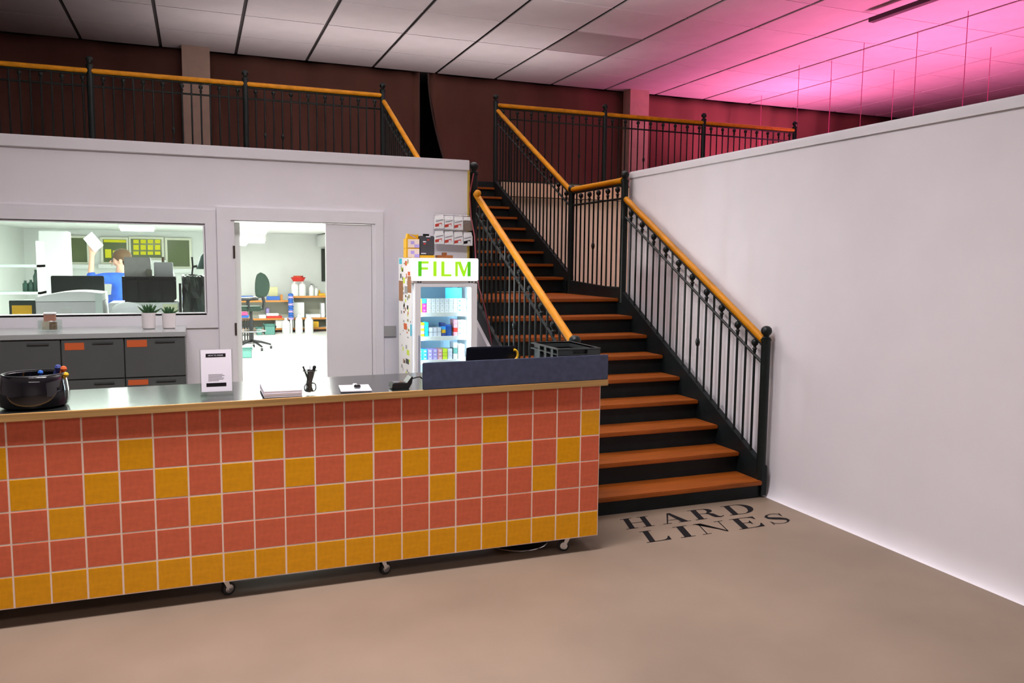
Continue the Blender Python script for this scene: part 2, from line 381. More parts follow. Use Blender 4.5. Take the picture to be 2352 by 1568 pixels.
# ---- railings
POST_R = 0.034
fin = MB().lathe([(0.0, 0.0), (0.012, 0.002), (0.012, 0.02), (0.019, 0.03), (0.01, 0.042), (0.012, 0.05), (0.022, 0.06), (0.026, 0.075), (0.022, 0.092), (0.011, 0.102), (0, 0.104)], n=10)
FIN_ME = fin.data('finial', STEEL, True)
pball = MB().lathe([(0.03, 0), (0.034, 0.012), (0.02, 0.022), (0.022, 0.03), (0.036, 0.045), (0.041, 0.062), (0.036, 0.082), (0.02, 0.097), (0, 0.101)], n=14)
BALL_ME = pball.data('ball_cap', STEEL, True)
def bar_mesh(h, knob=False):
    b = MB(); b.cyl((0, 0, 0), (0, 0, h), 0.0100, n=6)
    if knob: b.sphere((0, 0, h*0.42), 0.02, 8, (1, 1, 2.0))
    return b.data('baluster', STEEL, True)
_bars = {}
def bar(h, knob=False):
    k = (round(h, 3), knob)
    if k not in _bars: _bars[k] = bar_mesh(h, knob)
    return _bars[k]
def post(root, p, ztop, zfoot, leg=False):
    b = MB()
    if leg: b.cyl((p[0], p[1], 0.0), (p[0], p[1], zfoot+0.01), 0.018, n=8)
    b.cyl((p[0], p[1], zfoot), (p[0], p[1], ztop), POST_R, n=14)
    b.cyl((p[0], p[1], ztop-0.012), (p[0], p[1], ztop), POST_R+0.006, n=14)
    o = b.build('newel_post', STEEL, root, True); put('ball_cap', BALL_ME, (p[0], p[1], ztop-0.004), o)
    return o
def railing(name, label, a, b, h, low, posts, group, wood_r=0.028, first_ball=True, step=0.105, knobs=(), lower_bar=True, mat_wood=None):
    """a, b: base points (x, y, z) of the rail line; h: height of the wooden top; low: where bars start above base"""
    a, b = Vector(a), Vector(b); root = thing(name, label, 'railing', a, group)
    L = math.hypot(b.x-a.x, b.y-a.y); up = Vector((0, 0, 1)); d = (b-a)
    w = MB(); w.tube([a+up*(h-wood_r), a+d*0.33+up*(h-wood_r), a+d*0.66+up*(h-wood_r), b+up*(h-wood_r)], wood_r, 14); w.build('handrail', mat_wood or WOOD, root, True)
    m = MB(); m.tube([a+up*(h-0.068), b+up*(h-0.068)], 0.012, 6); m.build('top_bar', STEEL, root, True)
    m = MB(); m.tube([a+up*(h-0.20), b+up*(h-0.20)], 0.011, 6); m.build('middle_bar', STEEL, root, True)
    if lower_bar: m = MB(); m.tube([a+up*low, b+up*low], 0.011, 6); m.build('lower_bar', STEEL, root, True)
    n = int(round(L/step)); 
    for i in range(1, n):
        p = a+d*(i/n); ball = (i % 2 == 1) == first_ball
        if ball:
            o = put('baluster', bar(h-0.205-low+0.03), p+up*low, root); put('finial', FIN_ME, p+up*(h-0.185), o)
        else: put('baluster', bar(h-0.07-low, i in knobs), p+up*low, root)
    for p in posts: post(root, *p)
    return root
RX = XR
railing('stair_railing', 'black railing with orange handrail along the white right partition, lower flight', (RX, 4.82, z1(4.82)), (RX, 6.93, z1(6.93)), 1.02, 0.06,
        [((RX, 4.80), 1.175, 0.10, True), ((RX, 6.96), 2.50, 1.33)], 'staircase railings', lower_bar=False, knobs=(8,))
rail_l = railing('stair_railing', 'black railing with yellow-orange handrail beside the film fridge, lower flight left side', (XL, 4.86, z1(4.86)), (XL, 6.90, z1(6.90)), 1.02, 0.06,
        [((XL, 4.83), 1.14, 0.02), ((XL, 6.96), 2.50, 1.33)], 'staircase railings', lower_bar=False, knobs=(10,))
MB().sphere(at(1097, 444, 6.72), 0.032, 12).build('end_knob', WOOD, rail_l, True)
railing('stair_railing', 'short level railing on the landing between the two flights', (RX, 7.0, 1.37), (RX, 8.12, 1.37), 1.165, 0.10,
        [((RX, 8.15), 2.46, 1.30)], 'staircase railings', knobs=(6,))
railing('stair_railing', 'dark railing with red-brown handrail on the right of the upper flight', (RX, 8.18, z2(8.18)), (RX, 10.52, z2(10.52)+0.04), 1.03, 0.06, [], 'staircase railings', lower_bar=False)
railing('stair_railing', 'dark sloping railing seen over the white wall, left of the upper flight', (XL-0.03, 8.18, z2(8.18)), (XL-0.03, 10.52, z2(10.52)+0.04), 1.03, 0.06,
        [], 'staircase railings', lower_bar=False)
railing('mezzanine_railing', 'long dark balcony railing left of the stairs on the upper floor', (-4.40, 10.6, MZ), (2.30, 10.6, MZ), 1.06, 0.02,
        [((2.30, 10.6), 3.90, MZ), ((0.61, 10.6), 3.90, MZ), ((-1.08, 10.6), 3.90, MZ), ((-2.76, 10.6), 3.90, MZ)], 'balcony railings', step=0.1047, knobs=(50, 52, 40))
railing('mezzanine_railing', 'long dark balcony railing with red-lit top rail right of the stairs', (3.86, 10.6, MZ), (8.92, 10.6, MZ), 1.06, 0.02,
        [((3.86, 10.6), 3.88, MZ), ((5.53, 10.6), 3.88, MZ), ((7.205, 10.6), 3.88, MZ), ((8.91, 10.6), 3.88, MZ)], 'balcony railings', step=0.1054, knobs=(12, 22))

# ================================================================== TILED COUNTER
CYF, TP, TX0, TZ0 = 4.192, 0.1525, -0.6746, 0.0945
XC0, XC1 = TX0-TP*6, 2.195
def zt(x): return 1.0165+0.0087*x                                          # the worktop climbs slightly to the right
SLOPE = Matrix.Rotation(-math.atan(0.0087), 3, 'Y')
ct = thing('tiled_counter', 'rolling shop counter clad in salmon and mustard tiles with an oak-edged black top', 'counter', ((XC0+XC1)/2, 4.5, 0))
m = MB(); m.prism([(XC0, 4.1928, TZ0), (XC1, 4.1928, TZ0), (XC1, 4.1928, zt(XC1)-0.035), (XC0, 4.1928, zt(XC0)-0.035)], (0, 0.0232, 0)); m.build('grout_bed', GROUT, ct)
bo = MB(); bo.box(XC0, XC1-0.004, 4.216, 4.80, TZ0, TZ0+0.03)
bo.box(XC1-0.03, XC1-0.004, 4.216, 4.80, TZ0, zt(XC1)-0.04); bo.box(XC0, XC0+0.03, 4.216, 4.80, TZ0, zt(XC0)-0.04); bo.box(XC0, XC1-0.004, 4.216, 4.24, TZ0, zt(XC0)-0.037)
bo.build('carcass', mat('pale_ply', (0.62, 0.46, 0.34), 0.6), ct)
G = 0.0031
def tile_shape(wd, h0, h1):
    """tile with eased edges, lower-left corner at the origin, face towards -y"""
    b = MB(); e = 0.0022
    o = [(0, 0), (wd, 0), (wd, h1), (0, h0)]; i_ = [(e, e), (wd-e, e), (wd-e, h1-e), (e, h0-e)]
    bk = [b._v((x, 0.0085, z)) for x, z in o]; ed = [b._v((x, 0.0015, z)) for x, z in o]; fr = [b._v((x, 0, z)) for x, z in i_]
    for r0, r1 in ((bk, ed), (ed, fr)):
        for k in range(4): b.bm.faces.new((r0[k], r0[(k+1) % 4], r1[(k+1) % 4], r1[k]))
    b.bm.faces.new(fr)
    return b
full = {T_SAL: tile_shape(TP-2*G, TP-2*G, TP-2*G).data('tile', T_SAL), T_YEL: tile_shape(TP-2*G, TP-2*G, TP-2*G).data('tile', T_YEL)}
for c in range(-6, 19):
    x0 = TX0+TP*c; x1 = min(x0+TP, XC1)
    for r in range(6):                                                     # r = 0 is the top row
        yel = r == 5 or (r == 1 and c % 4 == 2) or (r == 2 and c % 2 == 1) or (r == 3 and c % 4 == 0)
        mt = T_YEL if yel else T_SAL; z0 = TZ0+TP*(5-r)
        jig = (0, random.uniform(-0.0004, 0.0004), 0)
        if r == 0 or x1-x0 < TP-1e-4:
            h0 = TP-2*G if r else zt(x0)-0.0365-z0-G; h1 = TP-2*G if r else zt(x1)-0.0365-z0-G
            me = tile_shape(x1-x0-2*G, h0, h1).data('tile', mt)
        else: me = full[mt]
        put('tile', me, (x0+G, CYF+jig[1], z0+G), ct)
def slab(x0, x1, y0, y1, z0, z1, bev=0.0):
    """board that follows the tilt of the worktop; z relative to its surface"""
    b = MB(); b.box(x0, x1, y0, y1, z0, z1, bev)
    for v in b.bm.verts: v.co.z += zt(v.co.x)
    return b
slab(XC0-0.03, 2.215, 4.186, 4.84, -0.035, 0.0).build('worktop', LAMI, ct)
slab(XC0-0.03, 2.232, 4.166, 4.186, -0.035, 0.0005, 0.002).build('oak_edging', OAK, ct)
slab(2.215, 2.232, 4.186, 4.84, -0.035, 0.0005, 0.002).build('oak_edging', OAK, ct)
def caster(x, y, ang):
    root = bpy.data.objects.new('caster', None); COL.objects.link(root); root.parent = ct; root.location = Vector((x, y, 0))-ORG[ct.name]; ORG[root.name] = Vector()
    root.rotation_euler = (0, 0, ang)
    B(-0.035, 0.035, -0.03, 0.03, 0.088, 0.0945).build('plate', CHROME, root)
    f = MB()
    for s in (-1, 1): f.prism([(-0.012, s*0.015, 0.088), (0.016, s*0.015, 0.088), (0.036, s*0.015, 0.03), (0.018, s*0.015, 0.026)], (0, s*0.003, 0))
    f.build('fork', CHROME, root)
    wlo = MB(); wlo.cyl((0.027, -0.012, 0.033), (0.027, 0.012, 0.033), 0.033, n=24); wl = wlo.build('wheel', RUBBER, root, True)
    hb = MB(); hb.cyl((0.027, -0.0145, 0.033), (0.027, 0.0145, 0.033), 0.022, n=20); hb.sphere((0.027, -0.017, 0.033), 0.006, 8); hb.build('hub', CHROME, wl, True)
for x, a in ((0.085, 0.5), (0.90, 0.45), (2.03, -0.35+math.pi)): caster(x, 4.25, a)
for x in (0.1, 0.95, 2.05): caster(x, 4.74, 0.8)

# upstand board at the till end
solo(slab(1.115, 2.232, 4.17, 4.188, 0.0006, 0.147, 0.004), 'upstand_board', SLATE, 'slate blue board standing along the right front edge of the counter', 'board')

# ================================================================== ON THE COUNTER
# menu card in a clear stand
sg = thing('sign_stand', 'white instruction card in a clear stand on the counter', 'sign', (0.08, 4.38, zt(0.08)))
tilt = Matrix.Rotation(R(-8), 3, 'X')
b = MB(); b.box(-0.08, 0.08, -0.0015, 0.0015, 0, 0.238); 
for v in b.bm.verts: v.co = tilt@v.co + Vector((0.081, 4.355, zt(0.16)+0.002))
b.box(0.001, 0.161, 4.355, 4.43, zt(0.16)+0.0006, zt(0.16)+0.003); b.build('clear_stand', CLEAR, sg)
def on_card(x, z, y=-0.0042): return tilt@Vector((x, y, z)) + Vector((0.081, 4.355, zt(0.16)+0.002))
b = MB(); b.prism([on_card(-0.0735, 0.022, -0.0035), on_card(0.0735, 0.022, -0.0035), on_card(0.0735, 0.236, -0.0035), on_card(-0.0735, 0.236, -0.0035)], (0, 0.0012, 0)); card = b.build('card', PAPER, sg)
ru, uu = Vector((1, 0, 0)), tilt@Vector((0, 0, 1))
for z0, z1_, txt, wd in ((0.198, 0.216, 'HOW TO ORDER', 0.072), (0.048, 0.066, '', 0.045)):
    b = MB(); b.poly([on_card(-0.05, z0), on_card(0.046, z0), on_card(0.046, z1_), on_card(-0.05, z1_)]); b.build('printed_bar', INK, card)
    if txt: text_mb(txt, wd, on_card(-0.002-wd/2, z0+0.0055, -0.0046), ru, uu, 0).build('lettering', PAPER, card)
b = MB()
for k in range(6):
    z = 0.108-k*0.0062; wl = (0.070, 0.078, 0.066, 0.076, 0.072, 0.05)[k]
    b.poly([on_card(-0.04, z), on_card(-0.04+wl, z), on_card(-0.04+wl, z+0.0022), on_card(-0.04, z+0.0022)])
b.build('small_print', mat('grey_print', (0.35, 0.31, 0.34), 0.8), card)
# paper stack
ps = thing('paper_stack', 'thick stack of white printed sheets lying on the counter', 'paper stack', (0.395, 4.36, zt(0.395)))
for k in range(6):
    dx, dy = random.uniform(-0.0015, 0.0015), random.uniform(-0.0015, 0.0015)
    B(0.300+dx, 0.487+dx, 4.20+dy, 4.50+dy, zt(0.39)+0.002+k*0.0055, zt(0.39)+0.0071+k*0.0055).build('sheet_bundle', PAPER, ps)
b = MB()
for k in range(3): b.poly([(0.36, 4.40-k*0.02, zt(0.39)+0.0366), (0.44-k*0.012, 4.40-k*0.02, zt(0.39)+0.0366), (0.44-k*0.012, 4.408-k*0.02, zt(0.39)+0.0366), (0.36, 4.408-k*0.02, zt(0.39)+0.0366)])
b.build('print', mat('faint_print', (0.62, 0.58, 0.63), 0.8), ps)
# glass of pens
pc = thing('pen_cup', 'clear glass of black pens and scissors on the counter', 'pen cup', (0.535, 4.265, zt(0.53)))
zb = zt(0.535)
b = MB(); b.lathe([(0.0, 0.001), (0.033, 0.001), (0.036, 0.004), (0.037, 0.124), (0.034, 0.124), (0.033, 0.008), (0, 0.008)], (0.535, 4.265, zb), 24); b.build('glass', CLEAR, pc, True)
b = MB(); b.tube([(0.535+0.0365*math.cos(t*math.pi/12), 4.265+0.0365*math.sin(t*math.pi/12), zb+0.122) for t in range(24)], 0.0022, 6, True); b.build('rim', mat('brown_rim', (0.05, 0.04, 0.03), 0.4), pc)
for p0, p1, r in (((0.548, 4.26, 0.012), (0.502, 4.262, 0.142), 0.0048), ((0.525, 4.27, 0.01), (0.559, 4.268, 0.139), 0.0085), ((0.53, 4.255, 0.01), (0.54, 4.25, 0.12), 0.008),
                  ((0.52, 4.275, 0.01), (0.533, 4.28, 0.12), 0.008)):
    b = MB(); q0, q1 = Vector(p0)+Vector((0, 0, zb)), Vector(p1)+Vector((0, 0, zb)); b.cyl(q0, q1, r, n=8); b.sphere(q1, r*1.25, 8); b.build('pen', BLKP, pc, True)
b = MB(); b.cyl((0.537, 4.262, zb+0.05), (0.536, 4.262, zb+0.147), 0.003, n=6); b.build('pen', LGREY, pc)
for s in (-1, 1):
    b = MB(); b.tube([(0.535+0.014*s+0.016*math.cos(t*math.pi/8), 4.258+0.004*s, zb+0.035+0.022*math.sin(t*math.pi/8)) for t in range(16)], 0.0035, 6, True); b.build('scissor_handle', BLKP, pc, True)
b = MB(); b.box(0.506, 0.545, 4.262, 4.268, zb+0.040, zb+0.046); b.build('scissor_blade', BLKP, pc)
# card with a small puck
solo(B(0.70, 0.862, 4.23, 4.44, zt(0.78)+0.003, zt(0.78)+0.008, rot=Matrix.Rotation(R(-6), 3, 'Z')), 'note_board', PAPER, 'flat white square board beside the card reader', 'board')
pk = thing('tape_roll', 'small round black puck with a white knob on the white board', 'puck', (0.788, 4.325, zt(0.79)+0.0085))
b = MB(); b.lathe([(0, 0), (0.015, 0), (0.019, 0.006), (0.019, 0.013), (0.014, 0.019), (0, 0.02)], (0.790, 4.315, zt(0.79)+0.0085), 18); b.build('puck', BLKG, pk, True)
b = MB(); b.lathe([(0, 0), (0.013, 0), (0.013, 0.014), (0.010, 0.018), (0, 0.018)], (0.785, 4.36, zt(0.79)+0.0085), 16); b.build('knob', WHP, pk, True)
# card reader
cr = thing('card_reader', 'black card payment reader with its cable on the counter', 'card reader', (1.02, 4.30, zt(1.02)))
zb = zt(1.02)
b = MB(); b.prism([(0.962, 4.24, zb+0.008), (0.975, 4.24, zb+0.001), (1.055, 4.24, zb+0.001), (1.072, 4.24, zb+0.03), (1.078, 4.24, zb+0.066), (1.070, 4.24, zb+0.066), (1.045, 4.24, zb+0.034), (0.966, 4.24, zb+0.032)], (0, 0.085, 0)); b.build('body', BLKP, cr)
b = MB(); b.box(0.975, 1.035, 4.25, 4.315, zb+0.033, zb+0.036, 0.001); b.build('keypad', BLKG, cr)
b = MB(); b.tube([(1.072, 4.28, zb+0.05), (1.09, 4.28, zb+0.052), (1.11, 4.275, zb+0.058), (1.125, 4.27, zb+0.06), (1.16, 4.28, zb+0.03), (1.2, 4.33, zb+0.006)], 0.004, 8); b.build('cable', BLKP, cr, True)
# glossy tub at the left end with bright sweets / pens
tb = thing('black_tub', 'glossy black round tub with blue and orange sticks at the left end of the counter', 'tub', (-0.735, 4.36, zt(-0.73)))
zb = zt(-0.735); zb += 0.0016; c0 = (-0.735, 4.36, zb)
b = MB(); b.lathe([(0, 0.001), (0.125, 0.001), (0.142, 0.01), (0.150, 0.04), (0.150, 0.08), (0.144, 0.125), (0.137, 0.150), (0.129, 0.156), (0.121, 0.150), (0.132, 0.08), (0.11, 0.03), (0, 0.028)], c0, 40); b.build('tub', BLKG, tb, True)
b = MB(); b.tube([(c0[0]+0.13*math.cos(t*math.pi/16), c0[1]+0.13*math.sin(t*math.pi/16), zb+0.155) for t in range(32)], 0.005, 8, True); b.build('rim', BLKP, tb, True)
for p0, p1, r, mt in (((-0.66, 4.36, 0.05), (-0.605, 4.345, 0.175), 0.010, ORANGE), ((-0.68, 4.38, 0.05), (-0.632, 4.37, 0.178), 0.011, NAVY), ((-0.655, 4.34, 0.05), (-0.592, 4.32, 0.150), 0.008, YEL), ((-0.70, 4.30, 0.05), (-0.69, 4.27, 0.17), 0.008, BLUE)):
    b = MB(); b.cyl(Vector(p0)+Vector((0, 0, zb)), Vector(p1)+Vector((0, 0, zb)), r, n=8); b.sphere(Vector(p1)+Vector((0, 0, zb)), r*1.5, 8); b.build('stick', mt, tb, True)
# laptop behind the upstand
lp = thing('laptop', 'black open laptop seen from behind over the slate board', 'laptop', (1.6, 4.55, zt(1.6)))
zb = zt(1.6)
b = MB(); b.box(1.46, 1.77, 4.52, 4.74, zb+0.0024, zb+0.018, 0.004); b.build('base', BLKP, lp)
ti = Matrix.Rotation(R(14), 3, 'X'); b = MB(); b.box(-0.155, 0.155, -0.006, 0.006, 0, 0.176, 0.005)
for v in b.bm.verts: v.co = ti@v.co + Vector((1.615, 4.52, zb+0.016))
sc = b.build('screen', mat('navy_black_lid', (0.008, 0.010, 0.022), 0.4), lp)
# yellow hook
b = MB(); b.tube([(1.757+0.022*math.cos(R(t)), 4.47, zt(1.75)+0.131+0.030*math.sin(R(t))) for t in range(100, -60, -16)] + [(1.742, 4.47, zt(1.75)+0.09), (1.735, 4.47, zt(1.75)+0.006)], 0.0075, 8)
solo(b, 'yellow_hook', YEL, 'yellow curved hook standing beside the laptop', 'hook', smooth=True)
# black plastic crate
crt = thing('plastic_crate', 'dark plastic crate with a wide rim at the right end of the counter', 'crate', (2.128, 4.55, zt(2.1)))
x0, x1, y0, y1, zb, zr = 1.985, 2.268, 4.34, 4.765, zt(2.23)+0.002, 1.205
CRATE = mat('crate_plastic', (0.035, 0.042, 0.042), 0.42)
def crate_parts(root, x0, x1, y0, y1, zb, zr, mt, rib=True):
    t = 0.006; ins = 0.018
    b = MB(); b.box(x0+ins, x1-ins, y0+ins, y1-ins, zb, zb+t); b.build('bottom', mt, root)
    b = MB(); b.box(x0+ins, x1-ins, y0+ins, y0+ins+t, zb, zr); b.build('side', mt, root)
    b = MB(); b.box(x0+ins, x1-ins, y1-ins-t, y1-ins, zb, zr); b.build('side', mt, root)
    b = MB(); b.box(x0+ins, x0+ins+t, y0+ins, y1-ins, zb, zr); b.build('side', mt, root)
    b = MB(); b.box(x1-ins-t, x1-ins, y0+ins, y1-ins, zb, zr); b.build('side', mt, root)
    b = MB()
    for z0_, z1_ in ((zr-0.008, zr), (zr-0.04, zr-0.034)):
        b.box(x0, x1, y0, y0+ins+t, z0_, z1_); b.box(x0, x1, y1-ins-t, y1, z0_, z1_); b.box(x0, x0+ins+t, y0+ins, y1-ins, z0_, z1_); b.box(x1-ins-t, x1, y0+ins, y1-ins, z0_, z1_)
    b.build('rim', mt, root)
    if rib:
        n = 5
        for k in range(n):
            x = x0+0.02+(x1-x0-0.046)*k/(n-1)
            for ya, yb in ((y0, y0+ins), (y1-ins, y1)): B(x, x+0.006, ya, yb, zb+0.02, zr-0.004).build('rib', mt, root)
        n = 6
        for k in range(n):
            y = y0+0.02+(y1-y0-0.046)*k/(n-1)
            for xa, xb in ((x0, x0+ins), (x1-ins, x1)): B(xa, xb, y, y+0.006, zb+0.02, zr-0.004).build('rib', mt, root)
crate_parts(crt, x0, x1, y0, y1, zb, zr, CRATE, False)
b = MB(); b.box(x0+0.001, x0+0.10, y0+0.001, y0+0.02, zr-0.055, zr-0.006, 0.003); b.box(x1-0.09, x1-0.001, y0+0.001, y0+0.02, zr-0.055, zr-0.006, 0.003); b.build('corner_block', CRATE, crt)
for yy in (4.42, 4.52, 4.62): B(x0+0.002, x0+0.02, yy, yy+0.03, zb+0.01, zr-0.006).build('side_rib', CRATE, crt)
for x, y, r, hh, lab in ((2.03, 4.42, 0.02, 0.05, 'larger pale round-capped bottle inside the dark crate'), (2.075, 4.43, 0.016, 0.045, 'smaller pale round-capped bottle inside the dark crate')):
    b = MB(); z = zt(2.23)+0.0085; b.lathe([(0, 0), (r, 0), (r, hh), (r*0.6, hh+0.012), (r*0.6, hh+0.018), (r*0.95, hh+0.022), (r*1.0, hh+0.04), (r*0.6, hh+0.055), (0, hh+0.058)], (x, y, z), 14)
    solo(b, 'bottle', LGREY, lab, 'bottle', 'bottles in the crate', True)

# stool base under the counter
sb = thing('stool', 'round chrome-rimmed stool base on the floor under the counter', 'stool', (1.80, 4.50, 0))
b = MB(); b.lathe([(0, 0), (0.185, 0), (0.19, 0.006), (0.17, 0.014), (0.05, 0.03), (0.025, 0.05), (0, 0.05)], (1.80, 4.50, 0), 36); b.build('base', BLKP, sb, True)
b = MB(); b.tube([(1.80+0.187*math.cos(t*math.pi/20), 4.50+0.187*math.sin(t*math.pi/20), 0.006) for t in range(40)], 0.005, 6, True); b.build('rim', CHROME, sb, True)
b = MB(); b.cyl((1.80, 4.50, 0.04), (1.80, 4.50, 0.09), 0.022, n=12); b.build('column', CHROME, sb, True)

# ================================================================== FLOOR LETTERING
def strokes(path, widths):
    """variable-width ribbon along a path, as quads"""
    out = []; L = []; 
    for i, (p, w_) in enumerate(zip(path, widths)):
        a = Vector(path[max(0, i-1)]); c = Vector(path[min(len(path)-1, i+1)]); d = (c-a).normalized(); n = Vector((-d.y, d.x))
        L.append((Vector(p)+n*w_/2, Vector(p)-n*w_/2))
    for (a, b_), (c, d) in zip(L, L[1:]): out.append([tuple(a), tuple(b_), tuple(d), tuple(c)])
    return out
def rct(x0, y0, x1, y1): return [(x0, y0), (x1, y0), (x1, y1), (x0, y1)]
HL, STM = 0.04, 0.20
def ring(cx, cy, rx, ry, ix, iy, a0=-90, a1=90, n=16):
    out = []
    for k in range(n):
        t0, t1 = R(a0+(a1-a0)*k/n), R(a0+(a1-a0)*(k+1)/n)
        out.append([(cx+ix*math.cos(t0), cy+iy*math.sin(t0)), (cx+rx*math.cos(t0), cy+ry*math.sin(t0)), (cx+rx*math.cos(t1), cy+ry*math.sin(t1)), (cx+ix*math.cos(t1), cy+iy*math.sin(t1))])
    return out
stem = [rct(0.11, 0, 0.31, 1), rct(0, 0, 0.42, HL), rct(0, 1-HL, 0.42, 1)]
def sh(polys, dx): return [[(x+dx, y) for x, y in p] for p in polys]
LET = {
 'H': stem + sh(stem, 0.62) + [rct(0.31, 0.48, 0.73, 0.52)],
 'A': [[(0.42, 1), (0.56, 1), (0.98, 0), (0.72, 0)], [(0.44, 1), (0.50, 0.98), (0.20, 0), (0.15, 0)], rct(0.26, 0.30, 0.80, 0.34), rct(0.02, 0, 0.34, HL), rct(0.60, 0, 1.08, HL)],
 'R': stem + ring(0.50, 0.745, 0.33, 0.255, 0.13, 0.215) + [rct(0.31, 0.49, 0.51, 0.53), rct(0.31, 0.96, 0.51, 1)] + strokes([(0.50, 0.50), (0.62, 0.46), (0.70, 0.36), (0.74, 0.22), (0.80, 0.09), (0.90, 0.03), (1.0, 0.05), (1.06, 0.13)], [0.04, 0.12, 0.19, 0.20, 0.17, 0.10, 0.05, 0.03]),
 'D': stem + ring(0.50, 0.5, 0.50, 0.50, 0.28, 0.46) + [rct(0.31, 0, 0.51, HL), rct(0.31, 0.96, 0.51, 1)],
 'L': stem + [rct(0.3, 0, 0.88, HL), [(0.52, HL), (0.88, HL), (0.88, 0.33), (0.85, 0.33), (0.76, 0.14), (0.66, 0.07)]],
 'I': stem,
 'N': [rct(0.16, 0, 0.20, 1), rct(0.90, 0, 0.94, 1), [(0.02, 1), (0.28, 1), (0.94, 0.06), (0.94, 0), (0.88, 0), (0.18, 1)], rct(0.02, 0, 0.34, HL), rct(0.76, 1-HL, 1.08, 1), rct(0, 1-HL, 0.26, 1)],
 'E': stem + [rct(0.3, 0, 0.86, HL), rct(0.3, 0.96, 0.82, 1), [(0.50, HL), (0.86, HL), (0.86, 0.32), (0.83, 0.32), (0.74, 0.13), (0.64, 0.07)], [(0.50, 0.96), (0.64, 0.93), (0.73, 0.87), (0.79, 0.72), (0.82, 0.72), (0.82, 0.96)], rct(0.31, 0.48, 0.56, 0.52), [(0.56, 0.52), (0.46, 0.52), (0.53, 0.56), (0.56, 0.66), (0.59, 0.66), (0.59, 0.34), (0.56, 0.34), (0.53, 0.44), (0.46, 0.48)]],
 'S': strokes([(0.70, 0.72), (0.66, 0.88), (0.54, 0.97), (0.38, 0.98), (0.22, 0.91), (0.15, 0.77), (0.20, 0.64), (0.36, 0.55), (0.56, 0.46), (0.70, 0.36), (0.74, 0.22), (0.66, 0.09), (0.50, 0.02), (0.32, 0.03), (0.18, 0.12), (0.11, 0.28)], [0.03, 0.04, 0.04, 0.045, 0.08, 0.13, 0.17, 0.20, 0.20, 0.17, 0.12, 0.06, 0.04, 0.04, 0.04, 0.03]) + [[(0.10, 0.0), (0.14, 0.0), (0.13, 0.32), (0.10, 0.32)], [(0.68, 0.68), (0.72, 0.68), (0.73, 0.98), (0.70, 0.98)]],
}
fl = thing('floor_lettering', 'black serif words HARD LINES painted on the floor before the stairs', 'floor lettering', (3.1, 4.45, 0))
def word(spec, y0, h):
    for ch, xa, xb in spec:
        polys = LET[ch]; mx = max(x for p in polys for x, _ in p); b = MB()
        for p in polys:
            b.poly([(xa+(xb-xa)*x/mx + 0.30*h*y, y0+h*y+0.02*((xa+(xb-xa)*x/mx)-2.55), 0.0012) for x, y in p])
        bmesh.ops.recalc_face_normals(b.bm, faces=b.bm.faces[:])
        me = b.data('letter', INK, org=ORG[fl.name])
        for p in me.polygons:
            if p.normal.z < 0: p.flip()
        o = bpy.data.objects.new('letter', me); COL.objects.link(o); o.parent = fl
word([('H', 2.55, 2.765), ('A', 2.825, 3.05), ('R', 3.085, 3.325), ('D', 3.365, 3.60)], 4.468, 0.195)
word([('L', 2.545, 2.725), ('I', 2.795, 2.905), ('N', 2.955, 3.19), ('E', 3.245, 3.45), ('S', 3.50, 3.68)], 4.205, 0.195)

# ================================================================== FILING CABINETS UNDER THE WINDOW
def cabinet(x0, x1, lab, stickers):
    root = thing('filing_cabinet', lab, 'cabinet', ((x0+x1)/2, 6.6, 0), 'grey filing cabinets under the window')
    B(x0+0.002, x1-0.002, 6.32, 6.87, 0.02, 1.15).build('body', GREYM, root)
    rows = [(0.868, 1.146), (0.588, 0.862), (0.308, 0.582), (0.03, 0.302)]
    for k, (z0, z1_) in enumerate(rows):
        d = B(x0+0.004, x1-0.004, 6.302, 6.322, z0, z1_, bev=0.003).build('drawer', GREYM, root)
        b = MB(); xm = (x0+x1)/2; b.box(xm+0.0, xm+0.13, 6.294, 6.303, z1_-0.030, z1_-0.018); b.build('pull', mat('dark_grey_pull', (0.05, 0.055, 0.055), 0.4), d)
        for (kk, xa, xb, za, zb_) in stickers:
            if kk == k: B(xa, xb, 6.3005, 6.3022, za, zb_).build('sticker', ORANGE, d)
cabinet(-1.29, -0.89, 'grey filing cabinet at the left end of the row, no sticker', [])
cabinet(-0.89, -0.493, 'grey filing cabinet in the middle of the row with a dark orange sticker', [(0, -0.865, -0.745, 1.075, 1.125)])
cabinet(-0.493, -0.09, 'grey filing cabinet nearest the door with two orange stickers', [(0, -0.475, -0.345, 1.085, 1.135), (1, -0.475, -0.345, 0.812, 0.85)])
solo(B(-1.95, -0.088, 6.295, 6.885, 1.152, 1.188, bev=0.003), 'cabinet_top', GREYT, 'pale grey shelf top running across the filing cabinets', 'worktop')
cabinet(-1.69, -1.29, 'grey filing cabinet partly cut off at the far left of the row', [])
# potted succulents
def succulent(x, y, lab, r, hp, hl, n):
    root = thing('potted_plant', lab, 'plant', (x, y, 1.189), 'succulents on the cabinet top')
    b = MB(); b.lathe([(0, 0), (r*0.85, 0), (r, 0.006), (r*1.06, hp), (r*0.95, hp), (r*0.9, hp-0.012), (0, hp-0.012)], (x, y, 1.189), 20); b.build('pot', mat('white_pot', (0.72, 0.66, 0.66), 0.5), root, True)
    for k in range(n):
        a = k*2.4; t = k/n; L = hl*(0.75+0.4*(1-t)); el = 0.35+1.05*t; o = Vector((x, y, 1.189+hp-0.014)); d = Vector((math.cos(a)*math.cos(el), math.sin(a)*math.cos(el), math.sin(el)))
        b = MB(); b.tube([o, o+d*L*0.35, o+d*L*0.7+Vector((0, 0, 0.006)), o+d*L+Vector((0, 0, 0.014))], [0.007, 0.011, 0.007, 0.001], 6); b.build('leaf', mat('succulent_green', (0.03, 0.10, 0.03), 0.5), root, True)
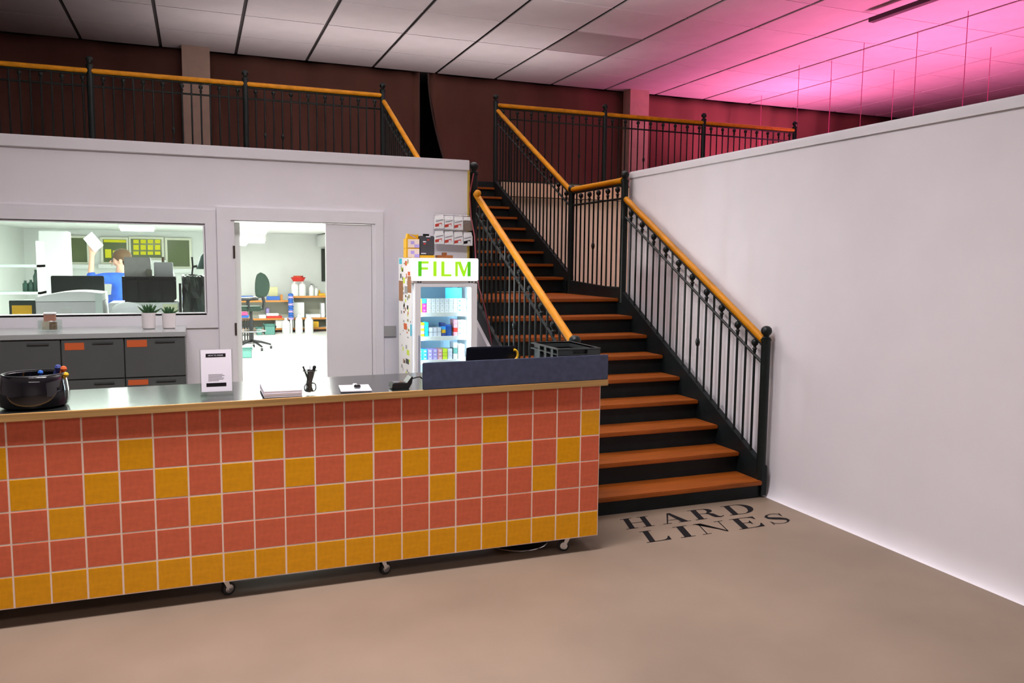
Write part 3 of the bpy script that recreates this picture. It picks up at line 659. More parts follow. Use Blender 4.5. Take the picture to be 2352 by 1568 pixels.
succulent(-0.345, 6.62, 'taller spiky succulent in a white pot on the cabinet top', 0.046, 0.12, 0.085, 17)
succulent(-0.205, 6.62, 'smaller spiky succulent in a white pot nearest the door', 0.046, 0.115, 0.065, 15)
# glass jar with tea things
jr = thing('glass_jar', 'glass jar of brown packets with a white lid on the cabinet top', 'jar', (-0.985, 6.55, 1.189))
b = MB(); b.lathe([(0, 0.001), (0.07, 0.001), (0.078, 0.012), (0.078, 0.075), (0.074, 0.08), (0.074, 0.014), (0, 0.01)], (-0.985, 6.55, 1.189), 24); b.build('jar', CLEAR, jr, True)
B(-1.03, -0.985, 6.52, 6.55, 1.202, 1.262).build('packet', mat('cream_packet', (0.55, 0.48, 0.36), 0.7), jr)
B(-0.98, -0.94, 6.51, 6.55, 1.202, 1.255).build('packet', mat('brown_packet', (0.16, 0.09, 0.03), 0.7), jr)
B(-1.02, -0.95, 6.53, 6.59, 1.262, 1.31).build('packet', mat('rust_packet', (0.36, 0.17, 0.12), 0.7), jr)
B(-1.025, -0.945, 6.525, 6.595, 1.31, 1.322, bev=0.003).build('lid', WHP, jr)

# ================================================================== FILM FRIDGE
fr = thing('display_fridge', 'white glass-door display fridge stocked with film under a lit header', 'fridge', (1.815, 6.34, 0))
FX0, FX1, FY0, FY1, FZ = 1.552, 2.08, 6.10, 6.575, 1.738
t = 0.03
b = MB(); b.box(FX0, FX0+t, FY0+0.05, FY1, 0.03, FZ); b.build('side_panel', FRIDGE, fr)
b = MB(); b.box(FX1-t, FX1, FY0+0.05, FY1, 0.03, FZ); b.build('side_panel', FRIDGE, fr)
INNER = mat('fridge_liner', (0.45, 0.72, 0.92), 0.4)
b = MB(); b.box(FX0+t, FX1-t, FY1-t, FY1, 0.03, FZ); b.build('back_panel', INNER, fr)
b = MB(); b.box(FX0+t, FX1-t, FY0+0.05, FY1-t, 0.03, 0.30); b.build('plinth', FRIDGE, fr)
b = MB(); b.box(FX0+t, FX1-t, FY0+0.05, FY1-t, 1.525, FZ-0.002); b.build('top_box', FRIDGE, fr)
hd = B(FX0-0.003, FX1+0.003, FY0-0.005, FY0+0.05, 1.562, FZ, bev=0.006).build('header', mat('lit_header', (0.9, 0.9, 0.9), 0.4, emit=(1, 1, 1), estr=1.05), fr)
FG = mat('green_backlit_film', (0.25, 0.55, 0.02), 0.5, emit=(0.32, 0.68, 0.005), estr=0.75)
FGD = mat('green_backlit_film_dark', (0.08, 0.4, 0.01), 0.5, emit=(0.06, 0.45, 0.005), estr=0.75)
def blk(polys, x0, z0, sx, sz, mt):
    b = MB()
    for p in polys: b.prism([(x0+x*sx, FY0-0.0062, z0+z*sz) for x, z in p], (0, 0.001, 0))
    b.build('letter', mt, hd)
z0, hh = 1.597, 0.116
blk([rct(0, 0, 1, 1)], 1.5915, z0, 0.028, hh, FGD); blk([rct(0, 0.84, 1, 1), rct(0, 0.44, 0.9, 0.60)], 1.6195, z0, 0.056, hh, FG)
blk([rct(0, 0, 1, 1)], 1.712, z0, 0.027, hh, FG)
blk([rct(0, 0, 0.32, 1), rct(0.32, 0, 1, 0.15)], 1.776, z0, 0.083, hh, FG)
blk([rct(0, 0, 0.17, 1), [(0.12, 1), (0.36, 1), (0.62, 0.22), (0.50, 0.0)], [(0.80, 1), (0.84, 1), (0.84, 0.9), (0.62, 0.0), (0.48, 0.0), (0.52, 0.22)]], 1.890, z0, 0.128, hh, FG)
blk([rct(0.0, 0, 1, 1)], 1.9915, z0, 0.026, hh, FGD)
b = MB(); b.box(FX0, FX1, FY0, FY0+0.05, 1.545, 1.562); b.build('vent_gap', mat('beige_gap', (0.42, 0.36, 0.33), 0.6), fr)
for x in (1.585, 1.605, 2.0, 2.025, 2.055): B(x, x+0.014, FY0-0.002, FY0, 1.549, 1.557).build('screw_cover', BLKP, fr)
dr = MB(); dz0, dz1 = 0.32, 1.54
for x0_, x1_, a0, a1 in ((FX0+0.018, FX0+0.062, dz0, dz1), (FX1-0.054, FX1-0.005, dz0, dz1), (FX0+0.062, FX1-0.054, dz1-0.026, dz1), (FX0+0.062, FX1-0.054, dz0, dz0+0.05)):
    dr.box(x0_, x1_, FY0, FY0+0.045, a0, a1)
dro = dr.build('door', FRIDGE, fr)
B(FX0+0.062, FX1-0.054, FY0+0.02, FY0+0.026, dz0+0.05, dz1-0.026).build('glass', GLASS, dro)
b = MB(); b.box(FX0+0.040, FX0+0.052, FY0-0.016, FY0+0.001, 0.80, 1.14, 0.003); b.build('handle', mat('grey_handle', (0.35, 0.38, 0.45), 0.4), dro)
lt = B(FX1-0.062, FX1-0.045, FY0+0.055, FY0+0.075, 0.35, 1.5).build('light_strip', mat('cold_led', (0.8, 0.9, 1), 0.4, emit=(0.66, 0.82, 1.0), estr=90), fr)
B(FX0+0.032, FX0+0.042, FY0+0.055, FY0+0.07, 0.35, 1.5).build('light_strip', MATS['cold_led'], fr)
SH1, SH2, SH3, SH4 = 1.308, 1.118, 0.93, 0.62
for z in (SH1, SH2, SH3, SH4): B(FX0+t, FX1-t, FY0+0.08, FY1-t, z-0.012, z).build('shelf', WHP, fr)
for z in (SH1, SH2, SH3): B(FX0+t+0.005, FX1-t-0.035, FY0+0.07, FY0+0.08, z-0.030, z+0.003).build('price_rail', WHP, fr)
# stickers on the fridge side
rs = random.Random(3)
stick_cols = [ORANGE, YEL, CYAN, LIME, mat('black_sticker', (0.03, 0.03, 0.03), 0.6), mat('brown_sticker', (0.30, 0.13, 0.05), 0.6), mat('grey_sticker', (0.30, 0.30, 0.30), 0.6), mat('olive_sticker', (0.25, 0.22, 0.06), 0.6), PAPER]
big = [(6.423, 1.388, 0.14, 0.164, 5), (6.154, 1.465, 0.12, 0.13, 5), (6.27, 1.454, 0.10, 0.06, 6), (6.361, 1.534, 0.06, 0.046, 3), (6.29, 1.677, 0.06, 0.036, 0), (6.19, 1.60, 0.07, 0.03, 0), (6.295, 1.165, 0.10, 0.05, 0), (6.14, 1.13, 0.045, 0.09, 2), (6.22, 0.967, 0.08, 0.042, 3), (6.234, 0.894, 0.10, 0.04, 4), (6.459, 1.688, 0.09, 0.044, 2)]
for y, z, wy, wz, c in big: B(FX0-0.0012, FX0, y, min(y+wy, FY1-0.005), z, z+wz).build('sticker', stick_cols[c], fr)
for k in range(80):
    y = rs.uniform(FY0+0.06, FY1-0.06); z = rs.uniform(0.80, 1.70); a_ = rs.uniform(0.012, 0.045); c_ = rs.uniform(0.010, 0.035)
    if z < 1.1 and rs.random() < 0.6: continue
    B(FX0-0.0009, FX0, y, y+a_, z, z+c_).build('sticker', stick_cols[rs.choice([3, 4, 4, 5, 6, 6, 6, 7, 7, 8, 0])], fr)
# film boxes inside, each one a thing
def film_box(x, z, w_, h_, mt, lab, grp, y=None, d=0.10, lay=None):
    y = FY0+0.088 if y is None else y
    o = solo(B(x+0.0008, x+w_-0.0008, y, y+d, z+0.0004, z+h_, bev=0.0012), 'film_box', mt, lab, 'film box', grp)
    if lay: B(x+w_*0.3, x+w_*0.7, y-0.0006, y, z+h_*0.35, z+h_*0.65).build('print', lay, o)
ORD = ('first', 'second', 'third', 'fourth', 'fifth', 'sixth', 'seventh', 'eighth', 'ninth', 'tenth', 'eleventh')
LAY3 = ('bottom', 'middle', 'top')
for row in range(3):
    for c in range(11):
        x = 1.612+c*0.0365; z = SH1+0.0002+row*0.0365
        mt, nm = (LIME, 'lime green') if c == 0 else ((MAG, 'magenta') if c == 1 and row < 2 else ((SKYB, 'blue') if c == 1 else ((WHP, 'white') if c < 9 else (LGREY, 'pale grey'))))
        lay = LGREY if nm == 'white' else (CYAN if nm == 'pale grey' else (PINKP if nm == 'magenta' else None))
        if c == 10: lay = NAVY
        film_box(x, z, 0.036, 0.036, mt, f'{nm} film box, {ORD[c]} from the left in the {LAY3[row]} layer, top fridge shelf', 'film boxes on the top fridge shelf', lay=lay)
G2, G3 = 'film boxes on the middle fridge shelf', 'film boxes on the lower fridge shelf'; z2_ = SH2+0.0002; z3_ = SH3+0.0002
for k in range(5): film_box(1.612, z2_+k*0.0225, 0.055, 0.022, (YEL, PURP, YEL, PURP, YEL)[k], f'{("yellow", "lilac")[k % 2]} film box, {ORD[k]} from the bottom of the striped pile, middle fridge shelf', G2)
for k in range(3): film_box(1.669, z2_+k*0.0385, 0.032, 0.038, CYAN, f'turquoise film box, {LAY3[k]} one beside the striped pile, middle fridge shelf', G2)
for c in range(3):
    for k in range(2): film_box(1.704+c*0.034, z2_+k*0.036, 0.033, 0.035, LGREY, f'pale grey film box, {("lower", "upper")[k]} one in the {("left", "centre", "right")[c]} column, middle fridge shelf', G2)
for k in range(4): film_box(1.81, z2_+k*0.0265, 0.032, 0.026, (NAVY, YEL, SKYB, NAVY)[k], ('navy film box at the bottom of the mixed pile, middle fridge shelf', 'yellow film box in the mixed pile left of the blue canister', 'bright blue film box in the mixed pile left of the blue canister', 'navy film box at the top of the mixed pile, middle fridge shelf')[k], G2)
b = MB(); b.lathe([(0, 0), (0.029, 0), (0.031, 0.01), (0.031, 0.08), (0.02, 0.09), (0, 0.09)], (1.875, 6.23, SH2+0.0005), 16); solo(b, 'film_canister', BLUE, 'round blue film canister on the middle fridge shelf', 'canister', smooth=True)
for k in range(4): film_box(1.908, z2_+k*0.033, 0.033, 0.032, (PINKP, RED, PINKP, PINKP)[k], ('pink film box at the bottom of the column right of the blue canister', 'red film box in the column right of the blue canister', 'pink film box directly on the red one in the fridge', 'pink film box at the top of the column right of the blue canister')[k], G2)
for c in range(2):
    for k in range(3): film_box(1.943+c*0.036, z2_+k*0.042, 0.035, 0.041, WHP, f'white film box, {LAY3[k]} of the {("left", "right")[c]} column at the right end, middle fridge shelf', G2, lay=GRN)
for k in range(3):
    for c in range(7):
        mt, nm = ((CYAN, 'turquoise'), (SKYB, 'bright blue'), (PURP, 'lilac'), (PURP, 'lilac'), (PINKP, 'pink'), (LIME, 'lime'), (LGREY, 'pale grey'))[c]
        film_box(1.612+c*0.041, z3_+k*0.029, 0.040, 0.0285, mt, f'{nm} film box, {ORD[c]} from the left in the {LAY3[k]} layer, lower fridge shelf', G3, lay=WHP if c < 5 else None)
for k in range(3): film_box(1.905, z3_+k*0.046, 0.036, 0.045, (LGREY, GRN, LGREY)[k], ('pale grey film box at the bottom of the tall column, lower fridge shelf', 'sea green film box in the tall column, lower fridge shelf', 'pale grey film box at the top of the tall column, lower fridge shelf')[k], G3)
for k in range(2): film_box(1.945, z3_+k*0.06, 0.055, 0.058, WHP, f'large white film box, {("lower", "upper")[k]} one at the right end of the lower fridge shelf', G3)
solo(B(1.88, 2.02, 6.33, 6.336, SH1+0.0005, 1.50), 'info_card', CYAN, 'blue card standing at the back of the top fridge compartment', 'card')
# on top of the fridge
def kbox(x, y, z, lab):
    r_ = thing('film_carton', lab, 'carton', (x+0.06, y+0.05, z), 'yellow cartons on the fridge'); 
    B(x, x+0.105, y, y+0.10, z, z+0.075, bev=0.002).build('carton', YEL, r_)
    B(x+0.012, x+0.105, y-0.0008, y, z+0.004, z+0.070).build('front_print', mat('cream_print', (0.80, 0.66, 0.55), 0.6), r_)
    B(x+0.035, x+0.065, y-0.0014, y-0.0008, z+0.03, z+0.055).build('emblem', PURP, r_)
    B(x+0.065, x+0.105, y-0.0014, y-0.0008, z+0.004, z+0.03).build('emblem', PURP, r_)
kbox(1.545, 6.28, FZ+0.001, 'lower yellow and cream carton on top of the film fridge')
kbox(1.545, 6.28, FZ+0.077, 'middle yellow and cream carton on top of the film fridge')
r_ = thing('camera_pack', 'yellow single-use camera pouch crowning the cartons on the fridge', 'pouch', (1.60, 6.33, FZ+0.153))
m = MB(); m.prism([(1.555, 6.30, FZ+0.153), (1.645, 6.30, FZ+0.153), (1.648, 6.30, FZ+0.186), (1.62, 6.30, FZ+0.182), (1.56, 6.30, FZ+0.19)], (0, 0.05, 0)); m.build('pouch', YEL, r_)
m = MB(); m.prism([(1.57, 6.2985, FZ+0.183), (1.585, 6.2985, FZ+0.183), (1.632, 6.2985, FZ+0.158), (1.618, 6.2985, FZ+0.158)], (0, 0.0012, 0)); m.build('stripe', PURP, r_)
r_ = thing('film_bag', 'dark grey boxed camera kit with a hanging tab on the fridge', 'box', (1.715, 6.32, FZ+0.001))
B(1.655, 1.775, 6.28, 6.36, FZ+0.022, FZ+0.175, bev=0.006).build('box', mat('charcoal_card', (0.045, 0.045, 0.05), 0.6), r_)
B(1.655, 1.775, 6.28, 6.36, FZ+0.001, FZ+0.022).build('base_stripe', YEL, r_)
m = MB(); m.box(1.69, 1.74, 6.318, 6.322, FZ+0.175, FZ+0.192); m.build('hang_tab', BLKP, r_)
for x, z, w_, c in ((1.68, 0.125, 0.025, PAPER), (1.685, 0.108, 0.018, RED), (1.715, 0.14, 0.016, RED), (1.705, 0.165, 0.035, PAPER), (1.665, 0.032, 0.04, LGREY)): B(x, x+w_, 6.2785, 6.2800, FZ+z, FZ+z+0.008).build('print', c, r_)
r_ = thing('card_rack', 'small brown wooden card holder on top of the fridge', 'holder', (1.86, 6.30, FZ+0.001))
BRN = mat('brown_wood', (0.30, 0.09, 0.015), 0.5, var=0.3)
B(1.795, 1.925, 6.27, 6.33, FZ+0.001, FZ+0.024, bev=0.002).build('base', BRN, r_); B(1.845, 1.878, 6.28, 6.32, FZ+0.024, FZ+0.046, bev=0.002).build('block', BRN, r_)
# film packs hung on the wall
RK = thing('pack_rack', 'thin metal rack on the wall end holding film packs above the fridge', 'rack', (2.10, 6.89, 1.85))
for z in (2.115, 1.985): 
    b = MB(); b.tube([(1.935, 6.868, z), (2.275, 6.868, z)], 0.004, 6); b.build('rail', CHROME, RK)
PKG = mat('pack_brown', (0.24, 0.18, 0.14), 0.6); PRED = mat('pack_red', (0.55, 0.05, 0.03), 0.5)
ordn = ('first', 'second', 'third', 'last')
for row, z in ((0, 1.985), (1, 1.857)):
    for c in range(4):
        x = 1.935+c*0.087; grey = (row == 0 and c == 3); blackp = (row == 1 and c == 3); wdt = 0.082
        dz = -0.003*c + (0.006 if row == 0 else 0)
        p = thing('film_pack', f'hanging {"grey-brown and white" if grey else ("white and black" if blackp else "white and red")} film pack, {ordn[c]} from the left in the {"upper" if row == 0 else "lower"} row', 'film pack', (x+0.04, 6.845, z+dz), 'film packs hung above the fridge')
        zz = z+dz; yf = 6.83
        m = MB(); m.box(x, x+wdt, yf, yf+0.026, zz+0.004, zz+0.090, 0.002); m.build('carton', PKG if grey else WHP, p)
        m = MB(); m.prism([(x, yf+0.012, zz+0.088), (x+wdt, yf+0.012, zz+0.088), (x+wdt-0.006, yf+0.016, zz+0.124), (x+0.006, yf+0.016, zz+0.118)], (0, 0.0015, 0)); tabp = m.build('hang_tab', WHP, p)
        m = MB(); m.prism([(x, yf-0.001, zz+0.018), (x+wdt*0.75, yf-0.001, zz+0.03), (x+wdt*0.75, yf-0.001, zz+0.055), (x, yf-0.001, zz+0.042)], (0, 0.001, 0)); m.build('band', INK if blackp else (PKG if grey else PRED), p)
        m = MB(); m.prism([(x+0.006, yf-0.0012, zz+0.062), (x+0.072, yf-0.0012, zz+0.078), (x+0.072, yf-0.0012, zz+0.085), (x+0.006, yf-0.0012, zz+0.069)], (0, 0.0012, 0)); m.build('title_print', mat('pack_grey_print', (0.25, 0.25, 0.28), 0.6), p)
        m = MB(); m.prism([(x+0.035, yf-0.0016, zz+0.022), (x+0.058, yf-0.0016, zz+0.026), (x+0.058, yf-0.0016, zz+0.046), (x+0.035, yf-0.0016, zz+0.042)], (0, 0.0006, 0)); m.build('window_print', WHP if not grey else PKG, p)
# bag and cable on the wall end
cab = []
for u, v, y in ((1088, 398, 6.80), (1083, 425, 6.80), (1079, 445, 6.82), (1082, 500, 6.80), (1090, 540, 6.72), (1093, 600, 6.62), (1100, 660, 6.5), (1112, 700, 6.42), (1120, 740, 6.4), (1128, 780, 6.38), (1136, 815, 6.36)): cab.append(at(u, v, y))
solo(MB().tube(cab, 0.006, 6), 'red_cable', mat('dark_red_cable', (0.20, 0.02, 0.03), 0.5), 'dark red cable hanging down beside the left stair railing', 'cable', smooth=True)

# ================================================================== LAB BEHIND THE GLASS
def px_box(u0, v0, u1, v1, y, d, bev=0.0):
    """box whose front face fills the pixel rectangle at depth y"""
    a, c = at(u0, v0, y), at(u1, v1, y)
    return min(a.x, c.x), max(a.x, c.x), y, y+d, min(a.z, c.z), max(a.z, c.z)
def pbox(name, rect, y, d, mt, lab, cat, grp=None, bev=0.004):
    return solo(B(*px_box(*rect, y, d), bev=bev), name, mt, lab, cat, grp)
# ceiling lights
def tube_light(x0, x1, y, z, lab, power, ln=None):
    r_ = thing('ceiling_light', lab, 'light', ((x0+x1)/2, y, z), 'fluorescent lights in the lab')
    B(x0-0.03, x1+0.03, y-0.09, y+0.09, z+0.045, LZ-0.0005, bev=0.004).build('housing', WHP, r_)
    b = MB(); b.box(x0, x1, y-0.08, y+0.08, z, z+0.045, 0.012); b.build('diffuser', LAMP, r_)
    a = area('lab_tube', (0, 0, -0.02), (x1-x0, 0.16), power, (0.97, 1.0, 0.93)); a.parent = r_
    return r_
tube_light(0.82, 1.31, 16.9, 2.20, 'bright fluorescent light seen through the doorway', 105)
tube_light(-1.28, -0.72, 16.5, 2.20, 'bright fluorescent light seen through the window', 45)
tube_light(0.2, 1.6, 9.4, 2.22, 'fluorescent light just inside the lab door', 215)
tube_light(-1.8, -0.4, 9.0, 2.22, 'fluorescent light just inside the lab window', 60)
tube_light(0.9, 2.3, 13.2, 2.22, 'fluorescent light in the middle of the lab', 150)
tube_light(-2.2, -0.8, 13.0, 2.22, 'fluorescent light over the person in blue', 55)
r_ = thing('ceiling_light', 'lower dim fluorescent light near the lab back wall', 'light', (1.2, 18.6, 2.06), 'fluorescent lights in the lab')
B(1.0, 1.42, 18.5, 18.7, 2.10, LZ-0.0005).build('housing', WHP, r_); B(1.02, 1.40, 18.52, 18.68, 2.06, 2.10).build('diffuser', LAMP, r_)
solo(B(0.72, 0.98, 17.3, 17.7, 1.98, 2.3195, bev=0.03), 'air_unit', WHP, 'white rounded box under the lab ceiling beside the first light', 'air unit')
b = MB(); b.box(2.75, 3.298, 12.5, 20.3, 2.02, 2.30, 0.02); solo(b, 'duct', LABW, 'long white duct along the right side of the lab ceiling', 'duct')
pbox('dark_panel', (738, 571, 747, 646), 20.36, 0.03, plain('dark_olive', (0.012, 0.016, 0.008), 0.5), 'narrow dark panel on the lab wall at the edge of the doorway', 'panel')
pbox('wall_switch', (543, 612, 550, 617), 20.385, 0.012, LGREY, 'small grey switch on the far lab wall', 'switch')
# shelves on the far wall
SHY = 19.6
def shelf_unit(lab, x0, x1, zs):
    r_ = thing('shelf_unit', lab, 'shelf', ((x0+x1)/2, SHY+0.3, 0), 'lab shelves')
    for z in zs:
        B(x0, x1, SHY, SHY+0.60, z-0.035, z).build('shelf_board', LABW, r_); B(x0, x1, SHY-0.012, SHY, z-0.04, z+0.004).build('front_edge', BENCHW, r_)
    for x in (x0, x1-0.03): B(x, x+0.03, SHY+0.02, SHY+0.60, 0.004, max(zs)-0.035).build('side', LABW, r_)
    B(x0, x1, SHY+0.60, SHY+0.615, 0.004, max(zs)).build('back_board', mat('pale_olive_back', (0.55, 0.54, 0.44), 0.7), r_)
    B(x0, x1, SHY+0.01, SHY+0.03, 0.004, 0.06).build('plinth', mat('dark_plinth', (0.03, 0.012, 0.006), 0.6), r_)
shelf_unit('low white shelves with orange edges along the far lab wall, left part', 0.90, 2.075, (0.10, 0.335, 0.755))
shelf_unit('taller white shelves with orange edges beside the blue reels, right part', 2.085, 2.95, (0.10, 0.335, 0.85))
def shx(u, z): return at(u, 690, SHY).x
def onshelf(name, u0, u1, z, h, mt, lab, cat, grp='things on the lab shelves', d=0.25, dy=0.03):
    return solo(B(at(u0, 700, SHY).x, at(u1, 700, SHY).x, SHY+dy, SHY+dy+d, z+0.001, z+h, bev=0.006), name, mt, lab, cat, grp)
onshelf('tray', 553, 583, 0.755, 0.10, BLUE, 'long blue tray on the far shelf behind the chair back', 'tray')
onshelf('tray', 614, 643, 0.755, 0.09, BLUE, 'short blue tray on the far shelf right of the chair back', 'tray', d=0.2)
onshelf('box', 620, 641, 0.755, 0.30, mat('pale_yellow_card', (0.72, 0.70, 0.38), 0.7), 'pale yellow carton standing in the blue tray', 'carton', d=0.1, dy=0.26)
onshelf('tin', 645, 650, 0.755, 0.13, BENCHW, 'small orange tin at the end of the left shelf', 'tin', d=0.1)
onshelf('box', 612, 648, 0.335, 0.05, RED, 'flat red box on the middle lab shelf', 'box')
onshelf('box', 595, 611, 0.335, 0.08, WHP, 'flat white box left of the red box', 'box')
onshelf('box', 612, 640, 0.386, 0.06, WHP, 'flat white box on top of the red box', 'box', dy=0.06, d=0.15)
onshelf('box', 614, 621, 0.335, 0.22, PURP, 'small lilac carton behind the white box', 'carton', dy=0.32)
rl = thing('reel_stack', 'tall stack of blue reels standing in front of the lab shelves', 'reel stack', (at(668, 700, 19.35).x, 19.35, 0.31))
xx = at(668, 700, 19.35).x
for k in range(11):
    b = MB(); b.cyl((xx, 19.35, 0.32+k*0.055), (xx, 19.35, 0.36+k*0.055), 0.062, n=14); b.cyl((xx, 19.35, 0.36+k*0.055), (xx, 19.35, 0.375+k*0.055), 0.04, n=10); b.build('reel', BLUE if k % 3 else PURP, rl, True)
b = MB(); b.cyl((xx, 19.35, 0.004), (xx, 19.35, 0.32), 0.03, n=10); b.build('stand', WHP, rl)
def jug(u, y, z, r, h, lab, mt=WHP, cap=None, grp='white lab bottles'):
    x = at(u, 700, y).x; o = thing('jug', lab, 'bottle', (x, y, z), grp)
    b = MB(); b.lathe([(0, 0), (r*0.95, 0), (r, 0.015), (r, h*0.68), (r*0.8, h*0.82), (r*0.35, h*0.9), (r*0.35, h), (0, h)], (x, y, z+0.001), 16); b.build('bottle', mt, o, True)
    if cap: b = MB(); b.cyl((x, y, z+h), (x, y, z+h*1.06), r*0.42, n=12); b.build('cap', cap, o, True)
    return o
jug(678, 19.8, 0.85, 0.085, 0.34, 'left white jug under the red funnel tray'); jug(695, 19.8, 0.85, 0.085, 0.34, 'right white jug under the red funnel tray')
rt = thing('funnel_tray', 'bright red funnel tray resting on two white jugs', 'tray', (at(686, 700, 19.8).x, 19.8, 1.19))
xx = at(686, 700, 19.8).x
b = MB(); b.lathe([(0.02, 0.002), (0.12, 0.002), (0.175, 0.10), (0.165, 0.10), (0.11, 0.02), (0.02, 0.02)], (xx, 19.8, 1.19), 20); b.build('tray', RED, rt, True)
b = MB(); b.lathe([(0.02, 0.02), (0.10, 0.05), (0.12, 0.135), (0.02, 0.135)], (xx, 19.8, 1.19), 18); b.build('inner_cup', plain('red_cup', (0.75, 0.12, 0.06), 0.4), rt, True)
jug(716, 19.8, 0.85, 0.06, 0.26, 'white bottle with a black cap right of the jugs', cap=BLKP); jug(727, 19.8, 0.85, 0.045, 0.20, 'smaller white bottle with a black cap on the right shelf', cap=BLKP)
jug(734, 19.85, 0.85, 0.02, 0.14, 'tiny yellow pump bottle on the right shelf', YEL); 
onshelf('tray', 733, 748, 0.85, 0.06, YEL, 'yellow tray at the right end of the upper lab shelf', 'tray')
onshelf('bin', 676, 700, 0.335, 0.36, WHP, 'white tub on the middle shelf beside the blue reels', 'tub', d=0.3, dy=0.1)
onshelf('bin', 738, 746, 0.335, 0.34, WHP, 'white tub at the right end of the middle shelf', 'tub')
onshelf('tray', 703, 737, 0.335, 0.08, WHP, 'flat white tray on the middle shelf', 'tray')
onshelf('tray', 633, 655, 0.10, 0.20, WHP, 'white tray leaning on the bottom lab shelf', 'tray'); onshelf('tray', 719, 732, 0.10, 0.14, YEL, 'yellow tub on the bottom lab shelf', 'tub')
for u, r, h, lab in ((656, 0.09, 0.34, 'square-shouldered white canister on the lab floor, leftmost'), (686, 0.085, 0.42, 'tall white canister on the lab floor, middle'), (709, 0.10, 0.40, 'white canister with a pale cap on the lab floor, rightmost')): jug(u, 19.3, 0.004, r, h, lab, cap=LGREY, grp='white canisters on the lab floor')
def tub(rect, y, d, mt, lab, cat='crate'):
    x0, x1, y0, y1, z0, z1_ = px_box(*rect, y, d); z0 = 0.005
    r_ = thing('storage_crate', lab, cat, ((x0+x1)/2, y+d/2, 0.005), 'sea green crates in the lab'); crate_parts(r_, x0, x1, y0, y1, z0, z1_, mt, False); return r_
tub((606, 745, 634, 763), 19.0, 0.35, GRN, 'sea green crate with black bits against the lab shelves')
b = MB(); c = at(621, 748, 19.15); b.sphere((c.x, 19.17, 0.13), 0.10, 10, (1.2, 0.9, 0.7)); b.sphere((c.x+0.08, 19.2, 0.17), 0.06, 8); solo(b, 'black_bundle', BLKP, 'black bundle heaped in the sea green crate', 'bundle', smooth=True)
tub((588, 752, 604, 763), 19.0, 0.25, GRN, 'smaller grey-green crate left of the crate with the black bundle')
tub((546, 798, 581, 822), 14.6, 0.30, GRN, 'sea green crate nearest the doorway with paper on top')
b = MB(); c = at(560, 796, 14.65); b.sphere((c.x-0.02, 14.75, c.z-0.06), 0.12, 10, (1.0, 0.8, 0.6)); b.sphere((c.x+0.08, 14.78, c.z-0.03), 0.08, 8, (1.2, 1, 0.6)); solo(b, 'paper_waste', PAPER, 'crumpled white paper heaped in the nearest green crate', 'paper', smooth=True)
# office chair
CHY = 16.0
def cp(u, v, dy=0): p = at(u, v, CHY); p.y += dy; return p
oc = thing('office_chair', 'tall black-green office chair inside the lab doorway', 'chair', (at(578, 800, CHY).x, CHY, 0.004))
bx = at(578, 790, CHY).x
b = MB(); n = 14; rings = []
for k in range(n+1):
    t = k/n; z = 0.98+0.48*t; wd = 0.135*math.sqrt(max(0.0, 1-(2*t-0.9)**2*0.8)); th = 0.045*math.sqrt(max(0.02, 1-abs(2*t-1)**4)); xo = at(602, 690, CHY).x + 0.03*math.sin(t*3)-0.02
    if k in (0, n): wd *= 0.45
    rings.append([b._v((xo+wd*math.cos(q*math.pi/8), CHY+th*math.sin(q*math.pi/8), z)) for q in range(16)])
for a_, c_ in zip(rings, rings[1:]):
    for q in range(16): b.bm.faces.new((a_[q], a_[(q+1) % 16], c_[(q+1) % 16], c_[q]))
b.bm.faces.new(rings[0]); b.bm.faces.new(rings[-1]); b.build('backrest', DGRN, oc, True)
b = MB(); b.box(bx-0.26, bx+0.20, CHY-0.24, CHY+0.24, 0.74, 0.83, 0.035); b.build('seat', DGRN, oc, True)
b = MB(); b.tube([(bx+0.1, CHY, 0.75), (bx+0.22, CHY, 0.76), (bx+0.24, CHY, 0.9), (bx+0.21, CHY, 1.05)], 0.03, 8); b.build('back_support', BLKP, oc, True)
for s in (-1, 1): 
    b = MB(); b.tube([(bx-0.05, CHY+s*0.25, 0.78), (bx-0.05, CHY+s*0.28, 0.95), (bx+0.12, CHY+s*0.28, 0.97), (bx-0.2, CHY+s*0.28, 0.96)], 0.022, 8); b.build('armrest', BLKP, oc, True)
b = MB(); b.cyl((bx, CHY, 0.14), (bx, CHY, 0.75), 0.028, n=12); b.build('column', BLKP, oc, True)
for k in range(5):
    a_ = k*2*math.pi/5+0.15; p = Vector((bx+0.36*math.cos(a_), CHY+0.36*math.sin(a_), 0.085)); b = MB(); b.tube([(bx, CHY, 0.17), (bx+0.18*math.cos(a_), CHY+0.18*math.sin(a_), 0.14), p], [0.03, 0.024, 0.018], 8); lg = b.build('leg', BLKP, oc, True)
    b = MB(); b.cyl((p.x-0.02, p.y, 0.034), (p.x+0.02, p.y, 0.034), 0.03, n=12); b.build('wheel', BLKP, lg, True)
b = MB(); b.tube([(bx+0.26*math.cos(t*math.pi/12), CHY+0.26*math.sin(t*math.pi/12), 0.36) for t in range(24)], 0.012, 6, True); b.build('foot_ring', CHROME, oc, True)
